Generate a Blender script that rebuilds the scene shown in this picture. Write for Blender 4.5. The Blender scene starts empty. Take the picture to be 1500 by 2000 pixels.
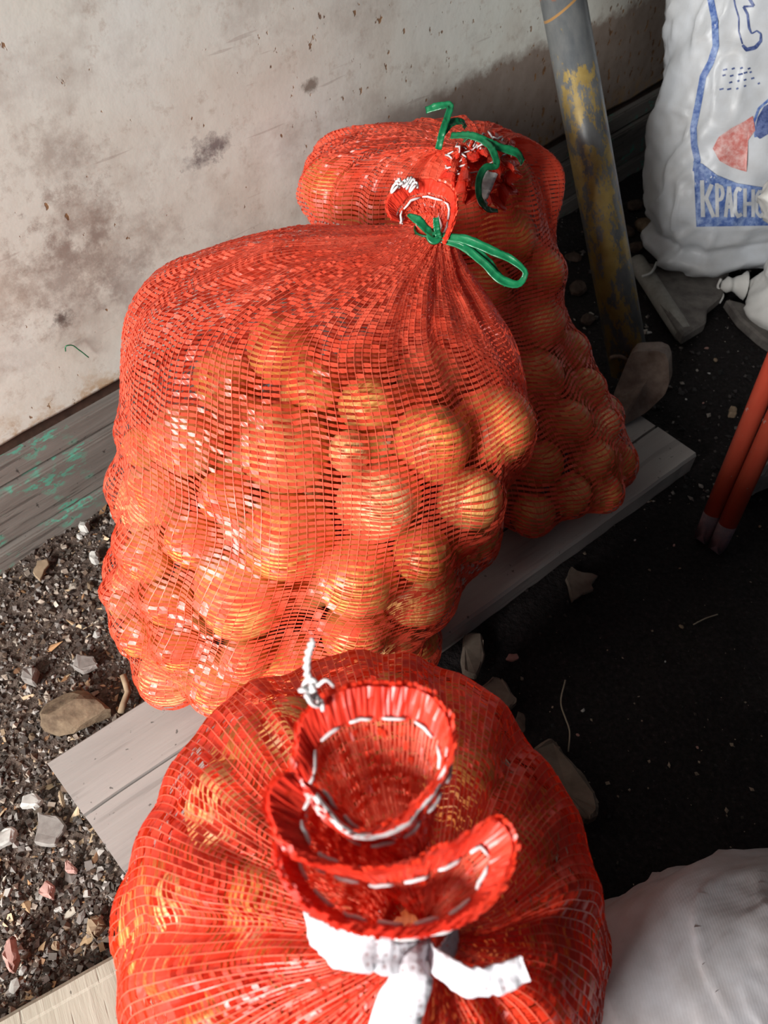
import bpy, bmesh, math, random
import numpy as np
from mathutils import Vector, Matrix
from mathutils.bvhtree import BVHTree

scene = bpy.context.scene
COL = scene.collection
R = math.radians
CAM_H, F = 0.78, 1500.0            # camera height (m), focal length in pixels of the 1500x2000 frame

# ------------------------------------------------------------------ camera, world, light, exposure
cam_d = bpy.data.cameras.new('camera')
cam = bpy.data.objects.new('camera', cam_d); COL.objects.link(cam)
cam.location = (0, 0, CAM_H); cam.rotation_euler = (R(40), 0, 0)
cam_d.sensor_fit = 'VERTICAL'; cam_d.sensor_height = 36.0; cam_d.lens = 27.0
cam_d.clip_start = 0.01
cam_d.dof.use_dof = True; cam_d.dof.focus_distance = 0.66; cam_d.dof.aperture_fstop = 13.0
scene.camera = cam

w = bpy.data.worlds.new('world'); scene.world = w; w.use_nodes = True
bg = w.node_tree.nodes['Background']
bg.inputs[0].default_value = (0.80, 0.88, 1.0, 1); bg.inputs[1].default_value = 0.05

def area_light(name, loc, target, sx, sy, power, col):
    d = bpy.data.lights.new(name, 'AREA'); d.shape = 'RECTANGLE'; d.size = sx; d.size_y = sy
    d.energy = power; d.color = col
    o = bpy.data.objects.new(name, d); COL.objects.link(o); o.location = loc
    o.rotation_euler = (Vector(target) - Vector(loc)).to_track_quat('-Z', 'Y').to_euler()
    return o
# daylight through the open shed door behind and to the left of the photographer
area_light('doorway_daylight', (-1.34, -1.38, 1.05), (-0.1, 0.7, 0.25), 0.7, 0.8, 118, (1.0, 0.98, 0.95))

vs = scene.view_settings
vs.view_transform = 'Standard'; vs.look = 'None'; vs.exposure = 0.12; vs.gamma = 1.0
vs.use_curve_mapping = False

# ------------------------------------------------------------------ helpers
C5, S5 = math.cos(R(50)), math.sin(R(50))
def ray(u, v):
    dx, dy = (u - 750) / F, (1000 - v) / F
    return Vector((dx, C5 + dy * S5, -S5 + dy * C5))
ORG = Vector((0, 0, CAM_H))
def pt(u, v, t): return ORG + ray(u, v) * t                 # point at depth t
def pz(u, v, z):                                              # point at height z
    d = ray(u, v); return ORG + d * ((z - CAM_H) / d.z)
def px2m(p, n):                                               # n photo pixels at point p, in metres
    q = Vector(p) - ORG; return n / F * (q.y * C5 - q.z * S5)

rnd = random.Random(7)
_n = {}
def vnoise(x, y, seed=0):
    g = _n.get(seed)
    if g is None: g = _n[seed] = np.random.default_rng(seed).random((64, 64))
    x = np.asarray(x, float); y = np.asarray(y, float)
    xi = np.floor(x).astype(int); yi = np.floor(y).astype(int); fx = x - xi; fy = y - yi
    fx = fx * fx * (3 - 2 * fx); fy = fy * fy * (3 - 2 * fy)
    G = lambda i, j: g[i % 64, j % 64]
    return (G(xi, yi) * (1 - fx) + G(xi + 1, yi) * fx) * (1 - fy) + (G(xi, yi + 1) * (1 - fx) + G(xi + 1, yi + 1) * fx) * fy - .5

def mesh_np(name, V, Fq, smooth=False, mats=(), mi=None):
    V = np.asarray(V, np.float32).reshape(-1, 3)
    me = bpy.data.meshes.new(name)
    Fq = np.asarray(Fq, np.int32); nf, k = Fq.shape
    me.vertices.add(len(V)); me.vertices.foreach_set('co', V.ravel())
    me.loops.add(nf * k); me.loops.foreach_set('vertex_index', Fq.ravel())
    me.polygons.add(nf); me.polygons.foreach_set('loop_start', np.arange(0, nf * k, k, dtype=np.int32))
    if mi is not None: me.polygons.foreach_set('material_index', np.asarray(mi, np.int32))
    me.polygons.foreach_set('use_smooth', np.full(nf, smooth))
    for m in mats: me.materials.append(m)
    me.update(calc_edges=True)
    return me

def obj(name, me, parent=None, label=None, cat=None, group=None, kind=None, mat=None):
    o = bpy.data.objects.new(name, me); COL.objects.link(o)
    if mat is not None and me is not None: me.materials.append(mat)
    if parent is not None:
        o.parent = parent; o.matrix_parent_inverse = parent.matrix_world.inverted() if False else Matrix.Translation(-Vector(parent.location))
    tag(o, label, cat, group, kind)
    return o
def tag(o, label=None, cat=None, group=None, kind=None):
    if label: o['label'] = label
    if cat: o['category'] = cat
    if group: o['group'] = group
    if kind: o['kind'] = kind
def empty(name, loc, label, cat, group=None):
    o = bpy.data.objects.new(name, None); COL.objects.link(o); o.location = loc; o.empty_display_size = .05
    tag(o, label, cat, group); return o

def grid_faces(nv, nu, closed=True):
    i, j = np.meshgrid(np.arange(nv - 1), np.arange(nu if closed else nu - 1), indexing='ij')
    j2 = (j + 1) % nu
    return np.stack([i * nu + j, i * nu + j2, (i + 1) * nu + j2, (i + 1) * nu + j], -1).reshape(-1, 4)

def hermite(C, n, cols=None):
    C = np.asarray(C, float)
    cc = C if cols is None else C[:, cols]
    L = np.r_[0, np.cumsum(np.linalg.norm(np.diff(cc, axis=0), axis=1) + 1e-6)]
    s = np.linspace(0, L[-1], n); i = np.clip(np.searchsorted(L, s) - 1, 0, len(L) - 2)
    h = L[i + 1] - L[i]; t = (s - L[i]) / h; out = np.zeros((n, C.shape[1]))
    for k in range(C.shape[1]):
        m = np.gradient(C[:, k], L)
        out[:, k] = (2*t**3-3*t**2+1)*C[i, k] + (t**3-2*t**2+t)*h*m[i] + (-2*t**3+3*t**2)*C[i+1, k] + (t**3-t**2)*h*m[i+1]
    return out
def closed_path(P, n):
    P = np.asarray([tuple(p) for p in P], float); k = len(P)
    Q = np.concatenate([P[-3:], P, P[:3]]); q = hermite(Q, n * 8)
    L = np.r_[0, np.cumsum(np.linalg.norm(np.diff(Q, axis=0), axis=1) + 1e-6)]
    s = np.linspace(0, L[-1], n * 8); a, b = L[3], L[3 + k]
    t = a + (b - a) * np.arange(n) / n
    return np.stack([np.interp(t, s, q[:, c]) for c in range(3)], -1)

def tube_arrays(P, r, k=6):
    P = np.asarray([tuple(p) for p in P], float); n = len(P)
    r = np.broadcast_to(np.asarray(r, float), (n,))
    T = np.gradient(P, axis=0); T /= np.linalg.norm(T, axis=1)[:, None] + 1e-12
    up = np.array([.31, .17, .93]); A = np.cross(T, up); A /= np.linalg.norm(A, axis=1)[:, None] + 1e-12
    B = np.cross(T, A); th = np.arange(k) * 2 * np.pi / k
    V = P[:, None] + r[:, None, None] * (np.cos(th)[None, :, None] * A[:, None] + np.sin(th)[None, :, None] * B[:, None])
    V = np.concatenate([V.reshape(-1, 3), P[:1], P[-1:]]); Fs = grid_faces(n, k)
    c0 = n * k; caps = [[c0, (j + 1) % k, j, j] for j in range(k)] + [[c0 + 1, (n-1)*k + j, (n-1)*k + (j+1) % k, (n-1)*k + (j+1) % k] for j in range(k)]
    return V, Fs, np.array(caps)
def join_arrays(parts):
    Vs, Fs, off = [], [], 0
    for V, Fq in parts:
        Vs.append(V); Fs.append(Fq + off); off += len(V)
    return np.concatenate(Vs), np.concatenate(Fs)
def from_poly(name, V, faces, smooth=False):
    me = bpy.data.meshes.new(name)
    fl = []
    for f in faces:
        g = []
        for i in f:
            if int(i) not in g: g.append(int(i))
        if len(g) > 2: fl.append(g)
    me.from_pydata([tuple(map(float, v)) for v in V], [], fl); me.update()
    if smooth: me.polygons.foreach_set('use_smooth', np.ones(len(me.polygons), bool))
    return me
def tube(name, P, r, mat, parent=None, k=6, n=None, **kw):
    if n: P = hermite([tuple(p) for p in P], n)
    V, a, c = tube_arrays(P, r, k)
    return obj(name, from_poly(name, V, np.concatenate([a, c]), True), parent, mat=mat, **kw)

def ribbon(name, P, width, mat, parent=None, face=None, thick=.0008, n=24, noise=0.0, seed=1, cross=5, cup=0.0, **kw):
    """a flat tape: path P, width per point, 'face' = direction its flat side looks towards"""
    Q = np.array([list(p) + [wd] for p, wd in zip(P, width if hasattr(width, '__len__') else [width] * len(P))])
    Q = hermite(Q, n, [0, 1, 2]); X, wd = Q[:, :3], Q[:, 3]
    T = np.gradient(X, axis=0); T /= np.linalg.norm(T, axis=1)[:, None]
    fc = np.array(face if face is not None else (-.0, -.64, .77), float)
    if fc.ndim == 1: fc = np.tile(fc, (n, 1))
    else: fc = hermite(fc, n)
    S = np.cross(T, fc); S /= np.linalg.norm(S, axis=1)[:, None] + 1e-9
    N = np.cross(S, T)
    s = np.linspace(-1, 1, cross)
    off = cup * (s ** 2)[None, :] * wd[:, None]
    if noise:
        ii, jj = np.meshgrid(np.arange(n), np.arange(cross), indexing='ij'); off = off + noise * vnoise(ii * .9, jj * .8 + seed, seed)
    top = X[:, None] + S[:, None] * (s[None, :, None] * wd[:, None, None] / 2) + N[:, None] * (off + thick / 2)[..., None]
    bot = top - N[:, None] * thick
    ring = np.concatenate([top, bot[:, ::-1]], 1); k = ring.shape[1]
    Fs = grid_faces(n, k).tolist(); V = ring.reshape(-1, 3)
    Fs.append(list(range(k))); Fs.append(list(range((n - 1) * k, n * k))[::-1])
    me = from_poly(name, V, Fs, True)
    return obj(name, me, parent, mat=mat, **kw)

def box_bm(sx, sy, sz, bevel=.002, seg=(1, 1, 1), rough=0.0, seed=0):
    bm = bmesh.new(); bmesh.ops.create_cube(bm, size=1)
    for v in bm.verts: v.co = Vector((v.co.x * sx, v.co.y * sy, (v.co.z) * sz))
    if seg[0] > 1:
        es = [e for e in bm.edges if abs((e.verts[0].co - e.verts[1].co).normalized().x) > .9]
        bmesh.ops.subdivide_edges(bm, edges=es, cuts=seg[0] - 1, use_grid_fill=True)
    if rough:
        r = random.Random(seed)
        for v in bm.verts: v.co += Vector([r.uniform(-rough, rough) for _ in range(3)])
    if bevel: bmesh.ops.bevel(bm, geom=[e for e in bm.edges if e.calc_length() > 0 and len(e.link_faces) == 2 and e.calc_face_angle(0) > .6], offset=bevel, segments=2, affect='EDGES')
    return bm
def bm_obj(name, bm, mat, parent=None, smooth=False, loc=None, rot=None, **kw):
    me = bpy.data.meshes.new(name); bm.to_mesh(me); bm.free()
    if smooth: me.polygons.foreach_set('use_smooth', np.ones(len(me.polygons), bool))
    o = obj(name, me, parent, mat=mat, **kw)
    if loc is not None: o.location = loc
    if rot is not None: o.rotation_euler = rot
    return o

# ------------------------------------------------------------------ materials
class NT:
    def __init__(s, name):
        s.m = bpy.data.materials.new(name); s.m.use_nodes = True; s.t = s.m.node_tree; s.b = s.t.nodes['Principled BSDF']
        s.out = s.t.nodes['Material Output']; s._co = {}
    def n(s, typ, **kw):
        nd = s.t.nodes.new(typ)
        for k, v in kw.items(): setattr(nd, k, v)
        return nd
    def put(s, inp, v):
        if isinstance(v, bpy.types.NodeSocket): s.t.links.new(v, inp)
        elif v is not None: inp.default_value = (tuple(v) + (1,)) if (hasattr(v, '__len__') and len(v) == 3 and inp.type == 'RGBA') else v
    def co(s, kind='Object'):
        if 'tc' not in s._co: s._co['tc'] = s.n('ShaderNodeTexCoord')
        return s._co['tc'].outputs[kind]
    def mapping(s, vec, scale=(1, 1, 1), rot=(0, 0, 0), loc=(0, 0, 0)):
        m = s.n('ShaderNodeMapping'); s.put(m.inputs['Vector'], vec)
        m.inputs['Scale'].default_value = scale; m.inputs['Rotation'].default_value = rot; m.inputs['Location'].default_value = loc
        return m.outputs[0]
    def noise(s, vec, scale, detail=4, rough=.6, out='Fac', dist=0):
        nd = s.n('ShaderNodeTexNoise'); s.put(nd.inputs['Vector'], vec); nd.inputs['Scale'].default_value = scale
        nd.inputs['Detail'].default_value = detail; nd.inputs['Roughness'].default_value = rough; nd.inputs['Distortion'].default_value = dist
        return nd.outputs[out]
    def voro(s, vec, scale, feat='F1', out='Distance', rand=1):
        nd = s.n('ShaderNodeTexVoronoi'); nd.feature = feat; s.put(nd.inputs['Vector'], vec); nd.inputs['Scale'].default_value = scale
        nd.inputs['Randomness'].default_value = rand; return nd.outputs[out]
    def ramp(s, fac, stops):
        nd = s.n('ShaderNodeValToRGB'); s.put(nd.inputs[0], fac); cr = nd.color_ramp
        while len(cr.elements) < len(stops): cr.elements.new(.5)
        for e, (p, c) in zip(cr.elements, stops):
            e.position = p; e.color = (c, c, c, 1) if not hasattr(c, '__len__') else tuple(c) + (1,)
        return nd.outputs[0]
    def mix(s, fac, a, b, mode='MIX'):
        nd = s.n('ShaderNodeMix', data_type='RGBA', blend_type=mode); s.put(nd.inputs[0], fac); s.put(nd.inputs[6], a); s.put(nd.inputs[7], b)
        return nd.outputs[2]
    def math(s, op, a, b=None, clamp=False):
        nd = s.n('ShaderNodeMath', operation=op, use_clamp=clamp); s.put(nd.inputs[0], a)
        if b is not None: s.put(nd.inputs[1], b)
        return nd.outputs[0]
    def sep(s, vec):
        nd = s.n('ShaderNodeSeparateXYZ'); s.put(nd.inputs[0], vec); return nd.outputs
    def comb(s, x, y, z):
        nd = s.n('ShaderNodeCombineXYZ'); s.put(nd.inputs[0], x); s.put(nd.inputs[1], y); s.put(nd.inputs[2], z); return nd.outputs[0]
    def bump(s, h, strength=.3, dist=.002):
        nd = s.n('ShaderNodeBump'); s.put(nd.inputs['Height'], h); nd.inputs['Strength'].default_value = strength; nd.inputs['Distance'].default_value = dist
        s.t.links.new(nd.outputs[0], s.b.inputs['Normal']); return nd.outputs[0]
    def done(s, col=None, rough=.6, spec=.5, metal=0):
        s.put(s.b.inputs['Base Color'], col); s.put(s.b.inputs['Roughness'], rough)
        s.b.inputs['Specular IOR Level'].default_value = spec; s.b.inputs['Metallic'].default_value = metal
        return s.m
    def translucent(s, col, fac):
        tr = s.n('ShaderNodeBsdfTranslucent'); s.put(tr.inputs[0], col); mx = s.n('ShaderNodeMixShader'); mx.inputs[0].default_value = fac
        s.t.links.new(s.b.outputs[0], mx.inputs[1]); s.t.links.new(tr.outputs[0], mx.inputs[2]); s.t.links.new(mx.outputs[0], s.out.inputs[0])

WALL_N = Vector((-.719, .695, 0)).normalized(); WALL_T = Vector((WALL_N.y, -WALL_N.x, 0)); WALL_D = .733
def wall_sz(u, v, d=WALL_D):
    r = ray(u, v); t = d / r.dot(WALL_N); p = ORG + r * t; return p.dot(WALL_T), p.z

def m_wall():
    k = NT('painted_sheet_metal'); co = k.co(); x, y, z = k.sep(co)
    base = k.ramp(k.noise(co, 5, 5, .6), [(.30, (.66, .62, .54)), (.50, (.75, .755, .685)), (.72, (.765, .79, .745))])
    blot = k.ramp(k.noise(k.mapping(co, (1, 1, 1.4)), 7.5, 6, .68), [(.50, 0.0), (.68, .55)])
    base = k.mix(blot, base, (.42, .37, .32))
    fine = k.ramp(k.noise(co, 60, 5, .75), [(.55, 0.0), (.75, .55)])
    base = k.mix(fine, base, (.40, .31, .24))
    # individual smudges: (pixel, size in metres, strength, colour)
    for (u, v, sx, sz, st, c) in [(425, 292, .030, .017, .85, (.17, .14, .14)), (405, 318, .028, .012, .8, (.17, .14, .14)),
                                   (615, 170, .013, .010, .8, (.16, .12, .09)), (130, 330, .05, .04, .5, (.28, .21, .17)),
                                   (165, 440, .05, .05, .7, (.30, .23, .19)), (130, 560, .07, .06, .6, (.27, .21, .18)),
                                   (130, 630, .016, .010, .9, (.10, .07, .06)), (270, 560, .04, .05, .45, (.33, .28, .25)),
                                   (240, 500, .09, .05, .45, (.33, .27, .23)), (20, 590, .06, .06, .35, (.36, .28, .22))]:
        s0, z0 = wall_sz(u, v)
        d = k.math('SQRT', k.math('ADD', k.math('POWER', k.math('MULTIPLY', k.math('SUBTRACT', x, s0), 1 / sx), 2.0), k.math('POWER', k.math('MULTIPLY', k.math('SUBTRACT', z, z0), 1 / sz), 2.0)))
        d = k.math('ADD', d, k.math('MULTIPLY', k.math('SUBTRACT', k.noise(co, 45, 5, .75), .5), 3.2))
        base = k.mix(k.math('MULTIPLY', k.ramp(d, [(.15, 1.0), (1.0, 0.0)]), st), base, c)
    # brown band, part grime and part painted-in shade, with a ragged upper edge, at the foot of the sheet on the right
    edge = k.math('ADD', z, k.math('MULTIPLY', k.math('SUBTRACT', k.noise(co, 22, 6, .7), .5), .06))
    band = k.math('MULTIPLY', k.math('SUBTRACT', .338, edge), 60, True)
    side = k.math('MULTIPLY', k.math('SUBTRACT', k.math('ADD', x, k.math('MULTIPLY', k.math('SUBTRACT', k.noise(co, 8, 4, .6), .5), .30)), .72), 5, True)
    base = k.mix(k.math('MULTIPLY', band, k.math('MULTIPLY', side, .90)), base, k.ramp(k.noise(co, 30, 5, .7), [(.3, (.20, .135, .10)), (.7, (.30, .23, .19))]))
    # rust specks: denser to the right and near the lower edge
    near = k.math('MULTIPLY', k.math('SUBTRACT', .245, z), 9, True)
    dens = k.math('ADD', k.math('MULTIPLY', k.math('SUBTRACT', x, .45), .9, True), k.math('MULTIPLY', near, .8), True)
    sp = k.noise(k.mapping(co, (1, 1, .7), (0, .5, 0)), 85, 3, .55)
    thr = k.math('SUBTRACT', .69, k.math('MULTIPLY', dens, .10))
    spk = k.math('MULTIPLY', k.math('SUBTRACT', sp, thr), 28, True)
    base = k.mix(k.math('MULTIPLY', spk, .9), base, k.ramp(k.noise(co, 40), [(.35, (.13, .055, .02)), (.65, (.33, .16, .05))]))
    low = k.math('MULTIPLY', k.math('MULTIPLY', k.math('SUBTRACT', .20, z), 22, True), k.ramp(k.noise(co, 34, 5, .7), [(.46, 0.0), (.60, 1.0)]))
    base = k.mix(k.math('MULTIPLY', low, .85), base, (.42, .24, .08))
    scr = k.ramp(k.noise(k.mapping(co, (1, 1, 14), (0, .9, 0)), 9, 2, .5), [(.70, 0.0), (.73, .35)])
    base = k.mix(scr, base, (.36, .30, .26))
    k.bump(k.math('ADD', k.noise(co, 14, 5, .6), k.math('MULTIPLY', spk, -.4)), .25, .004)
    return k.done(base, k.ramp(k.noise(co, 20), [(.3, .42), (.7, .62)]), .4)

def m_wood(name, dark, light, axis='X', paint=None, scale=1.0, rough=.75, crack=.5):
    k = NT(name); co = k.co(); sc = {'X': (2, 26, 26), 'Y': (26, 2, 26)}[axis]; sc = tuple(q * scale for q in sc)
    g = k.noise(k.mapping(co, sc), 3.0, 6, .65, dist=.4)
    big = k.noise(co, 9 * scale, 4, .6)
    c = k.mix(k.math('MULTIPLY', big, .7), k.ramp(g, [(.28, dark), (.7, light)]), tuple((a + b) / 2 for a, b in zip(dark, light)))
    ln = k.ramp(k.noise(k.mapping(co, tuple(q * 2.4 for q in sc)), 2.2, 3, .5), [(.60, 0.0), (.68, crack)])
    c = k.mix(ln, c, tuple(a * .35 for a in dark))
    spt = k.ramp(k.noise(co, 140, 2, .5), [(.70, 0.0), (.74, .8)]); c = k.mix(spt, c, tuple(a * .3 for a in dark))
    if paint:
        pm = k.math('MULTIPLY', k.ramp(k.noise(co, 15, 3, .6), [(.54, 0.0), (.62, 1.0)]), k.ramp(k.noise(k.mapping(co, (60, 130, 130)), 1, 4, .7), [(.50, 0.0), (.58, 1.0)]))
        c = k.mix(k.math('MULTIPLY', pm, .8), c, paint)
    k.bump(k.math('SUBTRACT', g, k.math('MULTIPLY', ln, .8)), .5, .002)
    return k.done(c, rough, .3)

def m_simple(name, c1, c2, scale=30, rough=.7, spec=.3, bump=.2, metal=0, dist=.001):
    k = NT(name); co = k.co(); f = k.noise(co, scale, 5, .65)
    k.bump(f, bump, dist)
    return k.done(k.ramp(f, [(.3, c1), (.7, c2)]), rough, spec, metal)

def m_tape(name, c1, c2, tfac=.30, rough=.34):
    k = NT(name); co = k.co(); c = k.ramp(k.noise(co, 34, 3, .6), [(.35, c1), (.65, c2)])
    k.done(c, rough, .5); k.translucent(c, tfac); return k.m
TAPE = m_tape('orange_red_mesh_tape', (.80, .085, .040), (.88, .13, .070))
TAPE_DEEP = m_tape('deep_red_mesh_tape', (.72, .036, .014), (.84, .060, .022))
THREAD = m_tape('mesh_warp_thread', (.80, .13, .07), (.92, .20, .12), .3, .4)
HEM = m_tape('doubled_hem_tape', (.74, .035, .018), (.86, .07, .035), .25, .3)
WHITE_THREAD = m_simple('white_stitching_thread', (.58, .56, .56), (.72, .70, .70), 300, .6, .3)
GREEN = m_simple('green_plastic_tape', (.004, .10, .038), (.010, .19, .072), 120, .35, .5, .3)
def m_white_mesh():
    k = NT('white_mesh_tape'); co = k.co(); h = k.voro(co, 330, rand=.3)
    k.bump(h, .4, .001)
    return k.done(k.ramp(h, [(.12, (.42, .30, .31)), (.3, (.64, .62, .66))]), .5, .4)
WHITE_TAPE = m_white_mesh()

def m_onion():
    k = NT('onion_skin'); co = k.co(); x, y, z = k.sep(co)
    ang = k.math('ARCTAN2', y, x)
    st = k.noise(k.comb(k.math('MULTIPLY', k.math('COSINE', ang), 9), k.math('MULTIPLY', k.math('SINE', ang), 9), k.math('MULTIPLY', z, 14)), 1.6, 4, .6)
    inf = k.n('ShaderNodeObjectInfo').outputs['Random']
    tone = k.ramp(inf, [(0.0, (.88, .56, .20)), (.35, (.85, .46, .13)), (.7, (.80, .38, .09)), (1.0, (.92, .66, .32))])
    c = k.mix(k.ramp(st, [(.36, .75), (.62, 0.0)]), tone, (.50, .17, .035))
    c = k.mix(k.ramp(k.noise(co, 38, 4, .6), [(.60, 0.0), (.72, .45)]), c, (.88, .66, .36))
    tip = k.ramp(k.math('ABSOLUTE', z), [(.040, 0.0), (.050, .7)]); c = k.mix(tip, c, (.36, .20, .09))
    k.bump(st, .25, .001)
    return k.done(c, .38, .45)
ONION = m_onion()
ROOT = m_simple('dry_onion_root', (.10, .07, .04), (.30, .22, .13), 200, .9, .1, .6)

def m_soil():
    k = NT('dark_soil'); co = k.co(); x, y, z = k.sep(co)
    # gravelly grey-brown soil towards the wall, black ground on the open floor
    d = k.math('ADD', k.math('MULTIPLY', x, -.616), k.math('MULTIPLY', y, .788))
    d = k.math('ADD', d, k.math('MULTIPLY', k.math('SUBTRACT', k.noise(co, 8, 4), .5), .12))
    f = k.math('MULTIPLY', k.math('SUBTRACT', d, .30), 9, True)
    xx = k.math('MULTIPLY', k.math('SUBTRACT', .10, x), 8, True)
    f = k.math('MULTIPLY', f, xx)
    g = k.noise(co, 130, 5, .7)
    soil = k.ramp(g, [(.32, (.035, .025, .020)), (.55, (.11, .08, .065)), (.75, (.22, .175, .15))])
    black_ground = k.ramp(k.noise(co, 190, 4, .7), [(.35, (.010, .008, .008)), (.62, (.022, .018, .018)), (.80, (.055, .045, .045))])
    left = k.math('MULTIPLY', k.math('SUBTRACT', -.10, x), 10, True)
    f = k.math('MAXIMUM', f, left)
    k.bump(k.math('ADD', g, k.noise(co, 45, 4, .6)), .9, .006)
    return k.done(k.mix(f, black_ground, soil), .9, .2)
def m_attr(name, rough=.85):
    k = NT(name); a = k.n('ShaderNodeAttribute'); a.attribute_name = 'tint'
    k.bump(k.noise(k.co(), 220, 3, .6), .4, .001)
    return k.done(a.outputs['Color'], rough, .25)

# ------------------------------------------------------------------ setting: wall, beam, floor
WROT = (0, 0, math.atan2(WALL_T.y, WALL_T.x)); WORG = WALL_N * WALL_D
def wall_local(name, bm, mat, **kw): return bm_obj(name, bm, mat, loc=WORG, rot=WROT, **kw)

# sheet: grid with slight dents and a ragged lower edge
ns, nz = 190, 46
S_ = np.linspace(-1.3, 2.9, ns); Z_ = np.r_[np.linspace(0, 1, nz)] ** 1.6
ss, zz = np.meshgrid(S_, Z_, indexing='xy')
zlow = .158 + .006 * vnoise(S_ * 22, S_ * 0 + 3, 3) + .010 * np.maximum(0, vnoise(S_ * 9, S_ * 0 + 8, 4) - .15)
Zg = zlow[None] + zz * 1.5
Yg = .012 + .010 * vnoise(ss * 3, Zg * 3, 5) * np.clip((Zg - .16) * 6, 0, 1)
front = np.stack([ss, Yg, Zg], -1).reshape(-1, 3); back = front + np.array([0, .004, 0])
Fw = grid_faces(nz, ns, False); nW = nz * ns
rim = [[j + 1, j, nW + j, nW + j + 1] for j in range(ns - 1)]
Vw = np.concatenate([front, back]); Fw2 = np.concatenate([Fw, Fw[:, ::-1] + nW, np.array(rim)])
wall = obj('wall_back', mesh_np('wall_back', Vw, Fw2, True), mat=m_wall(), kind='structure', label='dirty white painted sheet metal wall with rust specks')
wall.location = WORG; wall.rotation_euler = WROT

BROWN = m_simple('brown_iron_gap_shade', (.030, .017, .012), (.075, .042, .03), 60, .7, .3)  # brown painted metal and the gap's shade put into one dark colour
b = box_bm(4.2, .02, .06, .002); tr = bm_obj('trim_1', b, BROWN, kind='structure', label='dark brown iron strip and gap shade between sheet wall and timber beam')
tr.location = WORG + WALL_T * .8 + WALL_N * .030 + Vector((0, 0, .150)); tr.rotation_euler = WROT

GREYWOOD = m_wood('grey_weathered_timber', (.135, .115, .10), (.27, .25, .225), 'X', paint=(.10, .42, .30))
base_e = bpy.data.objects.new('baseboard_back', None); COL.objects.link(base_e); base_e.location = WORG; base_e.rotation_euler = WROT
tag(base_e, 'grey weathered timber beam with flaking green paint along the wall foot', None, None, 'structure')
for (z0, z1, yy, tilt) in ((-.01, .030, -.008, 0), (.032, .107, -.002, 1), (.109, .140, .006, -1)):
    b = box_bm(4.2, .05, z1 - z0, .0025, (60, 1, 1), .0006, int(z0 * 1000))
    me = bpy.data.meshes.new('plank'); b.to_mesh(me); b.free(); me.materials.append(GREYWOOD)
    o = bpy.data.objects.new('plank', me); COL.objects.link(o); o.parent = base_e
    o.location = (.8, .025 + yy, (z0 + z1) / 2); o.rotation_euler = (R(tilt), 0, 0)

def fh(x, y):
    return .012 * vnoise(np.asarray(x) * 5, np.asarray(y) * 5, 11) + .007 * vnoise(np.asarray(x) * 23, np.asarray(y) * 23, 12) + .003 * vnoise(np.asarray(x) * 70, np.asarray(y) * 70, 13) - .002
gx = np.linspace(-1.5, 2.4, 420); gy = np.linspace(-1.3, 2.6, 420); XX, YY = np.meshgrid(gx, gy)
floor = obj('floor', mesh_np('floor', np.stack([XX, YY, fh(XX, YY)], -1), grid_faces(420, 420, False), True), mat=m_soil(), kind='structure', label='dark gravelly soil floor')
def fz(x, y): return float(fh(x, y))

# gravel and chips nobody could count: one joined mesh
def in_open_floor(p): return True
def scatter(n, gen, smin, smax, tints, flat, seed, elong=1.0):
    r = np.random.default_rng(seed); Vs, Fs, Ts = [], [], []
    octv = np.array([[1, 0, 0], [-1, 0, 0], [0, 1, 0], [0, -1, 0], [0, 0, 1], [0, 0, -1]], float)
    octf = np.array([[0, 2, 4], [2, 1, 4], [1, 3, 4], [3, 0, 4], [2, 0, 5], [1, 2, 5], [3, 1, 5], [0, 3, 5]])
    cubev = np.array([[sx, sy, sz] for sx in (-1, 1) for sy in (-1, 1) for sz in (-1, 1)], float)
    cubef = np.array([[0, 1, 3], [0, 3, 2], [4, 7, 5], [4, 6, 7], [0, 4, 5], [0, 5, 1], [2, 3, 7], [2, 7, 6], [0, 2, 6], [0, 6, 4], [1, 5, 7], [1, 7, 3]])
    off = 0
    for i in range(n):
        x, y = gen(r); s = smin + (smax - smin) * r.random() ** 3
        bv, bf = (octv, octf) if r.random() < .7 else (cubev * .62, cubef)
        V = bv * (1 + (r.random(bv.shape) - .5) * .7) * s * np.array([elong * (.7 + .6 * r.random()), .6 + .5 * r.random(), flat])
        a, t1, t2 = r.random() * 6.28, (r.random() - .5) * 1.1, (r.random() - .5) * 1.1
        ca, sa = math.cos(a), math.sin(a); M = np.array([[ca, -sa, 0], [sa, ca, 0], [0, 0, 1]])
        c1, s1 = math.cos(t1), math.sin(t1); M = M @ np.array([[1, 0, 0], [0, c1, -s1], [0, s1, c1]])
        c2, s2 = math.cos(t2), math.sin(t2); M = M @ np.array([[c2, 0, s2], [0, 1, 0], [-s2, 0, c2]])
        V = V @ M.T + np.array([x, y, fz(x, y) + s * flat * .35])
        Vs.append(V); Fs.append(bf + off); off += len(bv)
        tc = np.array(tints[r.integers(len(tints))]) * (.6 + .7 * r.random()); Ts.append(np.tile(np.r_[tc, 1], (len(bv), 1)))
    return np.concatenate(Vs), np.concatenate(Fs), np.concatenate(Ts)
GRAV = m_attr('gravel_grains'); CHIP = m_attr('wood_chips', .8)
def left_ground(r):
    while True:
        u, v = r.uniform(-150, 560), r.uniform(960, 2150); p = pz(u, v, 0)
        if p.dot(WALL_N) < WALL_D - .004: return p.x, p.y
def right_ground(r):
    while True:
        u, v = r.uniform(1080, 1600), r.uniform(330, 980); p = pz(u, v, 0)
        if p.dot(WALL_N) < WALL_D - .01: return p.x, p.y
def open_ground(r):
    p = pz(r.uniform(900, 1650), r.uniform(900, 1750), 0); return p.x, p.y
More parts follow.
